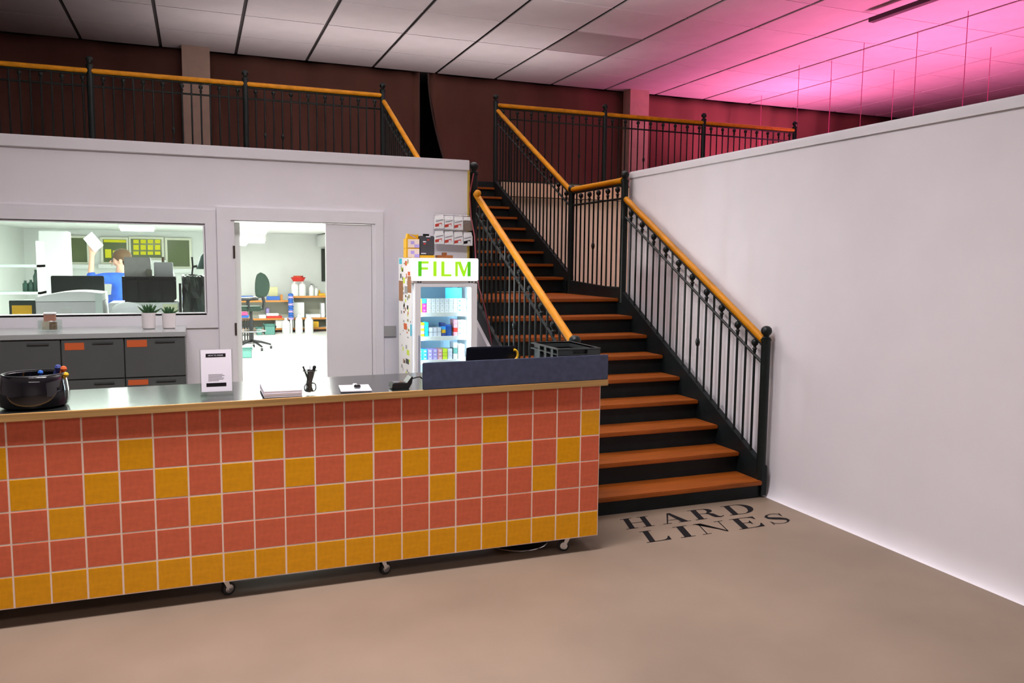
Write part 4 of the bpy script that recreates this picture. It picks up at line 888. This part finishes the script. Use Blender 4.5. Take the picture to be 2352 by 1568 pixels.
# wire basket with boxes
wbk = thing('wire_basket', 'black wire basket on the lab floor left of the green crates', 'basket', (at(568, 772, 17).x, 17, 0.004))
x0, x1, y0, y1, z0, z1_ = px_box(556, 734, 582, 772, 17.0, 0.25); z0 = 0.02
for k in range(4):
    z = z0+(z1_-z0)*k/3; b = MB(); b.tube([(x0, y0, z), (x1, y0, z), (x1, y1, z), (x0, y1, z)], 0.008, 5, True); b.build('hoop', BLKP, wbk)
for k in range(5):
    x = x0+(x1-x0)*k/4
    for y in (y0, y1): b = MB(); b.cyl((x, y, z0), (x, y, z1_), 0.007, n=5); b.build('upright', BLKP, wbk)
tb_ = thing('lab_table', 'small dark table holding pink and blue boxes inside the doorway', 'table', (at(558, 735, 16.8).x, 16.8, 0.004))
x0, x1, y0, y1, z0, z1_ = px_box(546, 731, 580, 734, 17.3, 0.5); B(x0-0.15, x1, y0, y1, z0, z1_).build('table_top', BENCHW, tb_)
for x in (x0-0.13, x1-0.05):
    for y in (y0+0.02, y1-0.05): B(x, x+0.03, y, y+0.03, 0.004, z0).build('leg', BLKP, tb_)
ztab = z1_
def ontab(u0, u1, dz, h, mt, lab): solo(B(at(u0, 720, 17.3).x, at(u1, 720, 17.3).x, 17.34, 17.6, ztab+dz+0.001, ztab+dz+h, bev=0.006), 'box', mt, lab, 'box', 'boxes on the dark table')
ontab(551, 572, 0, 0.055, BLUE, 'flat bright blue box on the small table'); ontab(551, 569, 0.056, 0.06, plain('hot_pink', (0.8, 0.06, 0.2), 0.5), 'hot pink box on top of the blue box'); ontab(553, 567, 0.118, 0.05, plain('rose', (0.7, 0.15, 0.25), 0.5), 'rose pink box topmost on the small table')

# ---- seen through the lab window
bn = thing('lab_bench', 'white bench standing behind the lab window', 'bench', (-0.7, 7.75, 0.004))
B(-2.2, 0.12, 7.35, 8.15, 0.86, 0.90, bev=0.004).build('bench_top', WHP, bn)
for x in (-2.15, -1.0, 0.05): 
    for y in (7.4, 8.05): B(x, x+0.05, y, y+0.05, 0.004, 0.86).build('leg', CHROME, bn)
pr = thing('printer', 'large pale grey machine with a curved lid behind the window', 'printer', (-1.0, 7.75, 0.90)); PRG = plain('printer_grey', (0.62, 0.61, 0.62), 0.5)
B(-1.225, -0.74, 7.50, 8.0, 0.901, 1.36, bev=0.01).build('body', PRG, pr)
m = MB(); m.prism([(-1.225+0.485*k/12, 7.5, 1.36+0.075*math.sin(math.pi*(0.12+0.6*k/12))) for k in range(13)] + [(-0.74, 7.5, 1.355), (-1.225, 7.5, 1.355)], (0, 0.45, 0)); m.build('lid', WHP, pr)
B(-0.79, -0.735, 7.49, 7.50, 0.92, 1.42, bev=0.002).build('side_panel', plain('pale_mint', (0.66, 0.74, 0.70), 0.5), pr)
mn = thing('monitor', 'wide black monitor standing behind the pale machine', 'monitor', (-0.95, 8.05, 0.90))
x0, x1, *_ , z0, z1_ = px_box(116, 633, 240, 668, 8.05, 0.03); B(x0, x1, 8.05, 8.08, z0-0.04, z1_, bev=0.006).build('screen', plain('screen_black', (0.012, 0.022, 0.02), 0.3), mn); B((x0+x1)/2-0.03, (x0+x1)/2+0.03, 8.08, 8.11, 0.92, z1_-0.1).build('stand', BLKP, mn); B((x0+x1)/2-0.13, (x0+x1)/2+0.13, 8.03, 8.145, 0.901, 0.92).build('foot', BLKP, mn)
cb = thing('white_cabinet', 'white cabinet carrying the black crate behind the window', 'cabinet', (-0.4, 7.75, 0.90)); B(-0.70, -0.152, 7.58, 7.98, 0.901, 1.335, bev=0.006).build('body', WHP, cb)
B(-0.28, -0.16, 7.574, 7.58, 1.2, 1.32).build('label_panel', plain('pale_lemon', (0.8, 0.82, 0.55), 0.6), cb)
bc = thing('storage_crate', 'large black crate stacked with white parcels behind the window', 'crate', (-0.38, 7.75, 1.336)); crate_parts(bc, -0.595, -0.175, 7.60, 7.95, 1.336, 1.556, plain('black_crate', (0.010, 0.018, 0.016), 0.5))
def parcel(rect, y, d, lab, mt, zb_=None):
    x0, x1, y0, y1, z0, z1_ = px_box(*rect, y, d); b = B(x0, x1, y0, y1, zb_ if zb_ is not None else z0, z1_, bev=0.006); return solo(b, 'parcel', mt, lab, 'parcel', 'parcels in the black crate')
PG = mat('parcel_white', (0.62, 0.61, 0.60), 0.7, var=0.1, scale=20)
parcel((284, 590, 347, 650), 7.66, 0.12, 'large speckled white parcel in the black crate', PG, 1.345); parcel((353, 602, 398, 650), 7.66, 0.12, 'smaller white parcel at the right of the black crate', plain('parcel_lilac_white', (0.66, 0.66, 0.70), 0.7), 1.345)
parcel((335, 618, 350, 650), 7.645, 0.013, 'small dull packet between the two white parcels', plain('packet_grey', (0.30, 0.30, 0.24), 0.7), 1.345)
b = MB(); c = at(384, 600, 7.86); b.lathe([(0, 0), (0.06, 0), (0.066, 0.02), (0.06, 0.22), (0.03, 0.30), (0.0, 0.31)], (c.x, 7.86, 1.343), 14); solo(b, 'plastic_bag', mat('milky_plastic', (0.78, 0.80, 0.76), 0.5), 'milky plastic bag standing behind the parcels', 'bag', smooth=True)
b = MB(); c = at(374, 590, 7.79); b.cyl((c.x, 7.795, 1.343), (c.x, 7.795, c.z), 0.011, n=10); solo(b, 'marker', plain('brown_marker', (0.10, 0.06, 0.02), 0.5), 'brown stick standing up from the black crate', 'stick')
b = MB(); b.sphere((-0.56, 7.50, 0.985), 0.085, 14, (1.35, 0.7, 1.0)); b.sphere((-0.50, 7.48, 1.02), 0.06, 10, (1.2, 0.7, 0.8)); 
c = at(292, 708, 7.40); b2 = MB(); b2.sphere((c.x, 7.44, c.z-0.02), 0.085, 16, (1.45, 0.55, 0.85)); b2.box(c.x-0.10, c.x+0.10, 7.40, 7.48, 0.901, c.z-0.03, 0.02); b.bm.free(); solo(b2, 'white_bag', plain('bright_white_bag', (0.9, 0.9, 0.93), 0.6), 'bright white bag in the window left of the succulents', 'bag', smooth=True)
# dark covered machine at the right of the window
dm = thing('covered_machine', 'tall machine under a crumpled dark plastic sheet at the right of the window', 'machine', (-0.03, 7.75, 0.90))
b = MB(); bmesh.ops.create_cube(b.bm, size=1); bmesh.ops.subdivide_edges(b.bm, edges=b.bm.edges[:], cuts=9, use_grid_fill=True)
rs = random.Random(5)
for v in b.bm.verts:
    p = Vector((-0.010+v.co.x*0.215, 7.77+v.co.y*0.34, 1.2305+v.co.z*0.659)); q = 0.012 if v.co.z > -0.49 else 0
    v.co = p + Vector((rs.uniform(-q, q), rs.uniform(-q, q)*1.6, rs.uniform(-q, q) if v.co.z > -0.4 else 0)) + Vector((0, 0.012*math.sin(p.z*22+p.x*30), 0))
b.build('plastic_sheet', mat('dark_sheet', (0.03, 0.05, 0.04), 0.25, coat=0.4), dm)
B(-0.148, -0.128, 7.56, 7.60, 0.901, 1.50).build('post', BLKP, dm)
ln = thing('desk_lamp', 'black jointed lamp with a dark green shade above the covered machine', 'lamp', (0.02, 7.75, 1.56))
b = MB(); b.tube([at(441, 632, 7.75), at(443, 612, 7.75), at(441, 590, 7.75)], 0.008, 8); b.cyl((at(441, 630, 7.75).x, 7.75, 1.561), (at(441, 630, 7.75).x, 7.75, 1.575), 0.03, n=14); b.build('stem', BLKP, ln, True)
b = MB(); b.tube([at(444, 612, 7.75), at(458, 610, 7.75), at(463, 605, 7.75)], 0.01, 8); b.build('arm', BLKP, ln, True)
c = at(466, 602, 7.75); b = MB(); b.lathe([(0.075, 0), (0.078, 0.005), (0.045, 0.11), (0.02, 0.135), (0, 0.136)], (c.x+0.02, 7.75, c.z-0.06), 18); b.build('shade', plain('bottle_green_shade', (0.03, 0.09, 0.075), 0.4), ln, True)
solo(B(0.0, 0.118, 7.985, 8.12, 0.901, 1.555, bev=0.005), 'white_tower', WHP, 'white upright box behind the covered machine', 'box')
# yellow-fronted box at the left edge
yb = thing('yellow_box', 'dark box with a yellow front at the left edge of the window', 'box', (-1.36, 7.6, 0.9)); x0, x1, y0, y1, z0, z1_ = px_box(20, 690, 84, 730, 7.6, 0.2)
B(x0, x1, y0, y1, 0.901, z1_, bev=0.004).build('body', plain('dark_green_box', (0.02, 0.04, 0.03), 0.5), yb); B(x0+0.02, x1-0.03, y0-0.004, y0, z0, z1_-0.04).build('front', YEL, yb)
# far-left shelving
ls = thing('storage_rack', 'pale rack of small dark bottles at the far left of the lab', 'rack', (at(70, 700, 11).x, 11, 0.004)); x0, x1, *_ = px_box(20, 600, 95, 700, 11, 0.4)
for z in (0.4, 0.95, 1.30, 1.62): B(x0-0.4, x1, 11, 11.4, z-0.03, z).build('shelf_board', plain('mint_board', (0.55, 0.68, 0.60), 0.5), ls)
for x in (x0-0.4, x1-0.03): B(x, x+0.03, 11, 11.4, 0.004, 1.9).build('upright', WHP, ls)
def rbottle(u, z, h, mt, lab): x = at(u, 650, 11.1).x; b = MB(); b.lathe([(0, 0), (0.028, 0), (0.031, 0.01), (0.031, h*0.7), (0.013, h*0.85), (0.015, h), (0, h)], (x, 11.1, z+0.001), 12); solo(b, 'bottle', mt, lab, 'bottle', 'bottles on the pale rack', True)
rbottle(58, 1.30, 0.13, plain('bottle_green', (0.02, 0.07, 0.05), 0.3), 'dark green bottle on the pale rack, left one'); rbottle(71, 1.30, 0.14, plain('bottle_green', (0.02, 0.07, 0.05), 0.3), 'dark green bottle on the pale rack, right one'); rbottle(83, 1.30, 0.26, plain('bottle_green', (0.02, 0.07, 0.05), 0.3), 'tallest dark green bottle on the pale rack')
solo(B(at(45, 660, 11).x, at(74, 660, 11).x, 11.05, 11.25, 0.951, 1.10, bev=0.005), 'box', DGRN, 'dark box on the lower shelf of the pale rack', 'box', 'bottles on the pale rack')
solo(B(at(95, 700, 12).x, at(160, 700, 12).x, 12.0, 12.4, 0.004, 2.05, bev=0.01), 'tall_cabinet', WHP, 'tall white cabinet left of the olive window', 'cabinet')
# windows in the far lab wall
OLIVE = mat('olive_night_glass', (0.10, 0.14, 0.04), 0.15); YPAPER = plain('bright_yellow_paper', (0.85, 0.80, 0.01), 0.7)
n_ = 2
for (u0, v0, u1, v1) in ((160, 546, 201, 602), (236, 549, 292, 602), (300, 548, 372, 592), (384, 551, 436, 612)):
    o = struct(bpy.data.objects.new('window_%d' % n_, None)); COL.objects.link(o); n_ += 1
    x0, x1, y0, y1, z0, z1_ = px_box(u0, v0, u1, v1, 20.37, 0.02); o.location = ((x0+x1)/2, 20.38, z0); ORG[o.name] = Vector(o.location)
    B(x0, x1, 20.385, 20.395, z0, z1_).build('pane', OLIVE, o)
    f = MB(); w_ = 0.05
    f.box(x0-w_, x0, 20.35, 20.4, z0-w_, z1_+w_); f.box(x1, x1+w_, 20.35, 20.4, z0-w_, z1_+w_); f.box(x0, x1, 20.35, 20.4, z0-w_, z0); f.box(x0, x1, 20.35, 20.4, z1_, z1_+w_); f.build('window_frame', plain('cream_frame', (0.82, 0.82, 0.66), 0.5), o)
    B(x0-0.1, x1+0.1, 20.25, 20.4, z0-0.14, z0-w_).build('window_sill', WHP, o)
for u0, v0, u1, v1, lab in ((238, 550, 290, 557, 'yellow strip of paper across the top of the second lab window'), (241, 572, 256, 592, 'yellow sheet low in the second lab window, left one'), (259, 575, 274, 592, 'yellow sheet low in the second lab window, right one')):
    pbox('yellow_sheet', (u0, v0, u1, v1), 20.375, 0.004, YPAPER, lab, 'paper sheet', 'yellow sheets in the lab windows', 0)
for r in range(3):
    for c in range(4):
        u0 = 306+c*16.5; v0 = (550, 562, 577)[r]; h_ = (9, 12, 8)[r]
        pbox('yellow_sheet', (u0, v0, u0+13, v0+h_), 20.375, 0.004, YPAPER, 'yellow sheet in the gridded lab window, ' + ('top', 'middle', 'bottom')[r] + ' row, ' + ('first', 'second', 'third', 'last')[c] + ' from the left', 'paper sheet', 'yellow sheets in the lab windows', 0)

# ---- person in blue holding up a sheet
def skin(name, verts, edges, rad, mt, parent=None, sub=2, root=0):
    me = bpy.data.meshes.new(name); me.from_pydata([Vector(v) for v in verts], edges, []); o = bpy.data.objects.new(name, me); COL.objects.link(o)
    o.modifiers.new('skin', 'SKIN'); me.skin_vertices or None
    sd = me.skin_vertices[0].data if me.skin_vertices else None
    if sd is None:
        bpy.context.view_layer.objects.active = o; bpy.ops.mesh.customdata_skin_add(); sd = me.skin_vertices[0].data
    for i, r_ in enumerate(rad): sd[i].radius = r_ if isinstance(r_, tuple) else (r_, r_); sd[i].use_root = (i == root)
    s_ = o.modifiers.new('sub', 'SUBSURF'); s_.levels = sub; s_.render_levels = sub
    dg = bpy.context.evaluated_depsgraph_get(); m2 = bpy.data.meshes.new_from_object(o.evaluated_get(dg)); bpy.data.objects.remove(o); bpy.data.meshes.remove(me)
    m2.materials.clear(); m2.materials.append(mt)
    for p in m2.polygons: p.use_smooth = True
    o = bpy.data.objects.new(name, m2); COL.objects.link(o)
    if parent: o.parent = parent
    return o
PX, PY = -0.86, 11.0
SKIN = plain('skin_tone', (0.62, 0.36, 0.26), 0.55); SHIRT = mat('cobalt_cotton', (0.02, 0.10, 0.55), 0.8, var=0.25, scale=14, bump=0.2); HAIR = plain('brown_hair', (0.09, 0.045, 0.015), 0.6)
# facing left (-x): y- is the side nearest the photographer; the near arm is raised in front of the face
J = dict(hip=(PX, PY, 0.95), waist=(PX-0.01, PY, 1.12), chest=(PX-0.015, PY, 1.33), neck=(PX-0.0, PY, 1.52), nape=(PX-0.005, PY, 1.59), head=(PX-0.01, PY, 1.68), crown=(PX+0.0, PY, 1.785), face=(PX-0.055, PY, 1.66), chin=(PX-0.07, PY, 1.615),
         shn=(PX-0.02, PY-0.17, 1.47), eln=(PX-0.32, PY-0.19, 1.46), wrn=(PX-0.30, PY-0.17, 1.715), han=(PX-0.295, PY-0.165, 1.79),
         shf=(PX-0.0, PY+0.17, 1.46), elf=(PX-0.05, PY+0.24, 1.18), wrf=(PX-0.26, PY+0.18, 1.10), haf=(PX-0.33, PY+0.15, 1.10),
         hln=(PX, PY-0.09, 0.90), knn=(PX-0.03, PY-0.10, 0.50), ann=(PX+0.02, PY-0.11, 0.09), ton=(PX-0.12, PY-0.12, 0.045),
         hlf=(PX, PY+0.09, 0.90), knf=(PX-0.02, PY+0.10, 0.50), anf=(PX+0.03, PY+0.11, 0.09), tof=(PX-0.11, PY+0.12, 0.045))
RAD = dict(hip=(0.115, 0.15), waist=(0.105, 0.135), chest=(0.115, 0.155), neck=(0.065, 0.065), nape=(0.055, 0.055), head=(0.085, 0.075), crown=(0.065, 0.06), face=0.05, chin=0.035, shn=0.058, eln=0.042, wrn=0.028, han=0.036, shf=0.058, elf=0.042, wrf=0.028, haf=0.036,
           hln=0.085, knn=0.058, ann=0.04, ton=0.038, hlf=0.085, knf=0.058, anf=0.04, tof=0.038)
names = list(J); ix = {n: i for i, n in enumerate(names)}
E_ = [('hip', 'waist'), ('waist', 'chest'), ('chest', 'neck'), ('neck', 'nape'), ('nape', 'head'), ('head', 'crown'), ('head', 'face'), ('face', 'chin'), ('chest', 'shn'), ('shn', 'eln'), ('eln', 'wrn'), ('wrn', 'han'), ('chest', 'shf'), ('shf', 'elf'), ('elf', 'wrf'), ('wrf', 'haf'),
      ('hip', 'hln'), ('hln', 'knn'), ('knn', 'ann'), ('ann', 'ton'), ('hip', 'hlf'), ('hlf', 'knf'), ('knf', 'anf'), ('anf', 'tof')]
verts = [J[n] for n in names]; rads = [RAD[n] for n in names]; edges = [(ix[a], ix[b_]) for a, b_ in E_]
for hk, d0, dn in (('han', Vector((0.10, 0, 0.99)), Vector((0.99, 0, -0.1))), ('haf', Vector((-1, -0.1, 0)), Vector((0, 0, 1)))):   # four fingers and a thumb
    h0 = Vector(J[hk])
    for k in range(4):
        off = dn*(-0.03+0.02*k); L = (0.062, 0.072, 0.070, 0.055)[k]; base = h0+d0*0.03+off; bend = Vector((0, -0.012, 0)) if hk == 'han' else Vector((0, 0, -0.012))
        i0 = len(verts); verts += [base, base+d0*L*0.5+bend, base+d0*L*0.85+bend*2.6]; rads += [0.010, 0.009, 0.007]; edges += [(ix[hk], i0), (i0, i0+1), (i0+1, i0+2)]
    i0 = len(verts); tb0 = h0-d0*0.01+dn*0.038; verts += [tb0, tb0+dn*0.02+d0*0.03, tb0+dn*0.022+d0*0.058+Vector((0, -0.008, 0))]; rads += [0.012, 0.010, 0.008]; edges += [(ix[hk], i0), (i0, i0+1), (i0+1, i0+2)]
body = skin('person', verts, edges, rads, SKIN)
tag(body, 'person in a bright blue shirt holding a white sheet up to the light', 'person')
def sub_skin(name, keys, es, grow, mt):
    kk = {k: i for i, k in enumerate(keys)}
    g = lambda r_: tuple(x+grow for x in (r_ if isinstance(r_, tuple) else (r_, r_)))
    return skin(name, [J[k] for k in keys], [(kk[a], kk[b_]) for a, b_ in es], [g(RAD[k]) for k in keys], mt, body)
J['nkb'] = (PX, PY, 1.50); RAD['nkb'] = (0.075, 0.085); J['cfn'] = tuple(Vector(J['eln']).lerp(Vector(J['wrn']), 0.35)); RAD['cfn'] = 0.042; J['cff'] = tuple(Vector(J['elf']).lerp(Vector(J['wrf']), 0.8)); RAD['cff'] = 0.036; J['hem'] = (PX, PY, 0.88); RAD['hem'] = (0.125, 0.16)
sub_skin('shirt', ['waist', 'hem', 'chest', 'nkb', 'shn', 'eln', 'cfn', 'shf', 'elf', 'cff'], [('hem', 'waist'), ('waist', 'chest'), ('chest', 'nkb'), ('chest', 'shn'), ('shn', 'eln'), ('eln', 'cfn'), ('chest', 'shf'), ('shf', 'elf'), ('elf', 'cff')], 0.022, SHIRT)
J['hmn'] = (PX+0.018, PY-0.11, 0.12); J['hmf'] = (PX+0.028, PY+0.11, 0.12); RAD['hmn'] = RAD['hmf'] = 0.05
sub_skin('trousers', ['hip', 'hln', 'knn', 'hmn', 'hlf', 'knf', 'hmf'], [('hip', 'hln'), ('hln', 'knn'), ('knn', 'hmn'), ('hip', 'hlf'), ('hlf', 'knf'), ('knf', 'hmf')], 0.018, plain('dark_trousers', (0.03, 0.035, 0.05), 0.8))
for a_, t_ in (('ann', 'ton'), ('anf', 'tof')): skin('shoe', [Vector(J[a_])-Vector((0, 0, 0.03)), Vector(J[t_]), Vector(J[t_])-Vector((0.05, 0, 0.003))], [(0, 1), (1, 2)], [0.045, 0.044, 0.036], plain('black_shoe', (0.02, 0.02, 0.02), 0.5), body)
b = MB(); b.sphere((PX+0.015, PY, 1.735), 0.108, 16, (1.0, 0.88, 0.85)); b.sphere((PX+0.055, PY, 1.68), 0.075, 12, (0.75, 1.0, 1.15)); 
hr = b.build('hair', HAIR, None, True); hr.parent = body
for s in (-1, 1):
    b = MB(); b.sphere((PX-0.098, PY+s*0.028, 1.685), 0.011, 8); e_ = b.build('eye', plain('eye_dark', (0.03, 0.02, 0.02), 0.3), None, True); e_.parent = body
    b = MB(); b.sphere((PX+0.0, PY+s*0.078, 1.672), 0.026, 8, (0.8, 0.35, 1.2)); e_ = b.build('ear', SKIN, None, True); e_.parent = body
b = MB(); b.tube([(PX-0.10, PY, 1.685), (PX-0.122, PY, 1.655), (PX-0.10, PY, 1.648)], [0.008, 0.012, 0.009], 8); e_ = b.build('nose', SKIN, None, True); e_.parent = body
b = MB(); b.tube([(PX-0.098, PY-0.022, 1.624), (PX-0.106, PY, 1.623), (PX-0.098, PY+0.022, 1.624)], 0.005, 6); e_ = b.build('mouth', plain('lip_tone', (0.5, 0.2, 0.17), 0.5), None, True); e_.parent = body
b = MB(); pc_ = [at(191, 548, PY-0.20), at(211, 532, PY-0.20), at(238, 563, PY-0.20), at(218, 580, PY-0.20)]
b.prism(pc_, (0, 0.003, 0)); solo(b, 'paper_sheet', plain('bright_sheet', (0.88, 0.88, 0.92), 0.7), 'tilted white sheet held up by the person in blue', 'paper sheet')

# ================================================================== PINK HANGING TUBES BEYOND THE RIGHT PARTITION
for (a, c_, lab) in (((10.10, 11.97), (10.04, 10.40), 'pink light tube hung on wires beyond the partition, leftmost wires'), ((10.40, 11.50), (10.30, 9.6), 'pink light tube hung on wires beyond the partition, second'), ((11.90, 11.57), (12.10, 9.8), 'pink light tube hung on wires beyond the partition, third'), ((10.10, 8.57), (10.32, 7.3), 'pink light tube hung on wires beyond the partition, nearest'), ((11.2, 14.4), (11.4, 12.6), 'unseen pink light tube added over the upper floor to tint the far ceiling')):  # last tube is an unseen addition, carrying pink to the far ceiling
    hz_ = 3.3 if a[1] > 13 else 2.75; A, C = Vector((a[0], a[1], hz_)), Vector((c_[0], c_[1], hz_)); r_ = thing('hanging_light', lab, 'light', A, 'pink hanging light tubes')
    b = MB(); b.cyl(A, C, 0.03, n=10); b.build('tube', PINKL, r_, True)
    tv = (C-A).normalized(); sd_ = Vector((-tv.y, tv.x, 0))*0.09; dn_ = Vector((0, 0, 0.05))
    b = MB(); b.prism([A-sd_-dn_, A+sd_-dn_, A+sd_*1.6+dn_*1.6, A+sd_*1.45+dn_*1.6, A+sd_*0.85-dn_*0.8, A-sd_*0.85-dn_*0.8, A-sd_*1.45+dn_*1.6, A-sd_*1.6+dn_*1.6], C-A); b.build('blocking_trough', BLKP, r_)  # unseen trough added to stop pink light spilling sideways and down
    for p in (A.lerp(C, 0.0), C):
        b = MB(); b.cyl(p+Vector((0, 0, 0.02)), (p.x, p.y, 5.25), 0.005, n=6); b.build('wire', mat('thin_wire', (0.45, 0.08, 0.2), 0.5), r_)
b = MB(); b.box(8.86, 8.95, 7.0, 9.12, 5.10, 5.16); solo(b, 'ceiling_track', mat('dark_track', (0.05, 0.03, 0.04), 0.5), 'dark light track under the pink ceiling at the top right', 'track')

solo(B(-1.0, 2.05, 4.86, 5.55, 0.001, 0.012, bev=0.003), 'floor_shade_sheet', mat('floor_shade_dark', (0.02, 0.026, 0.022), 0.8), 'dark sheet added behind the counter as shade on the floor', 'shade sheet')  # dark sheet added so the gap under the counter looks shaded

for n_ in ('lamp_diffuser', 'lit_header', 'green_backlit_film', 'green_backlit_film_dark'):
    MATS[n_].cycles.emission_sampling = 'NONE'          # the lamps beside them carry the light
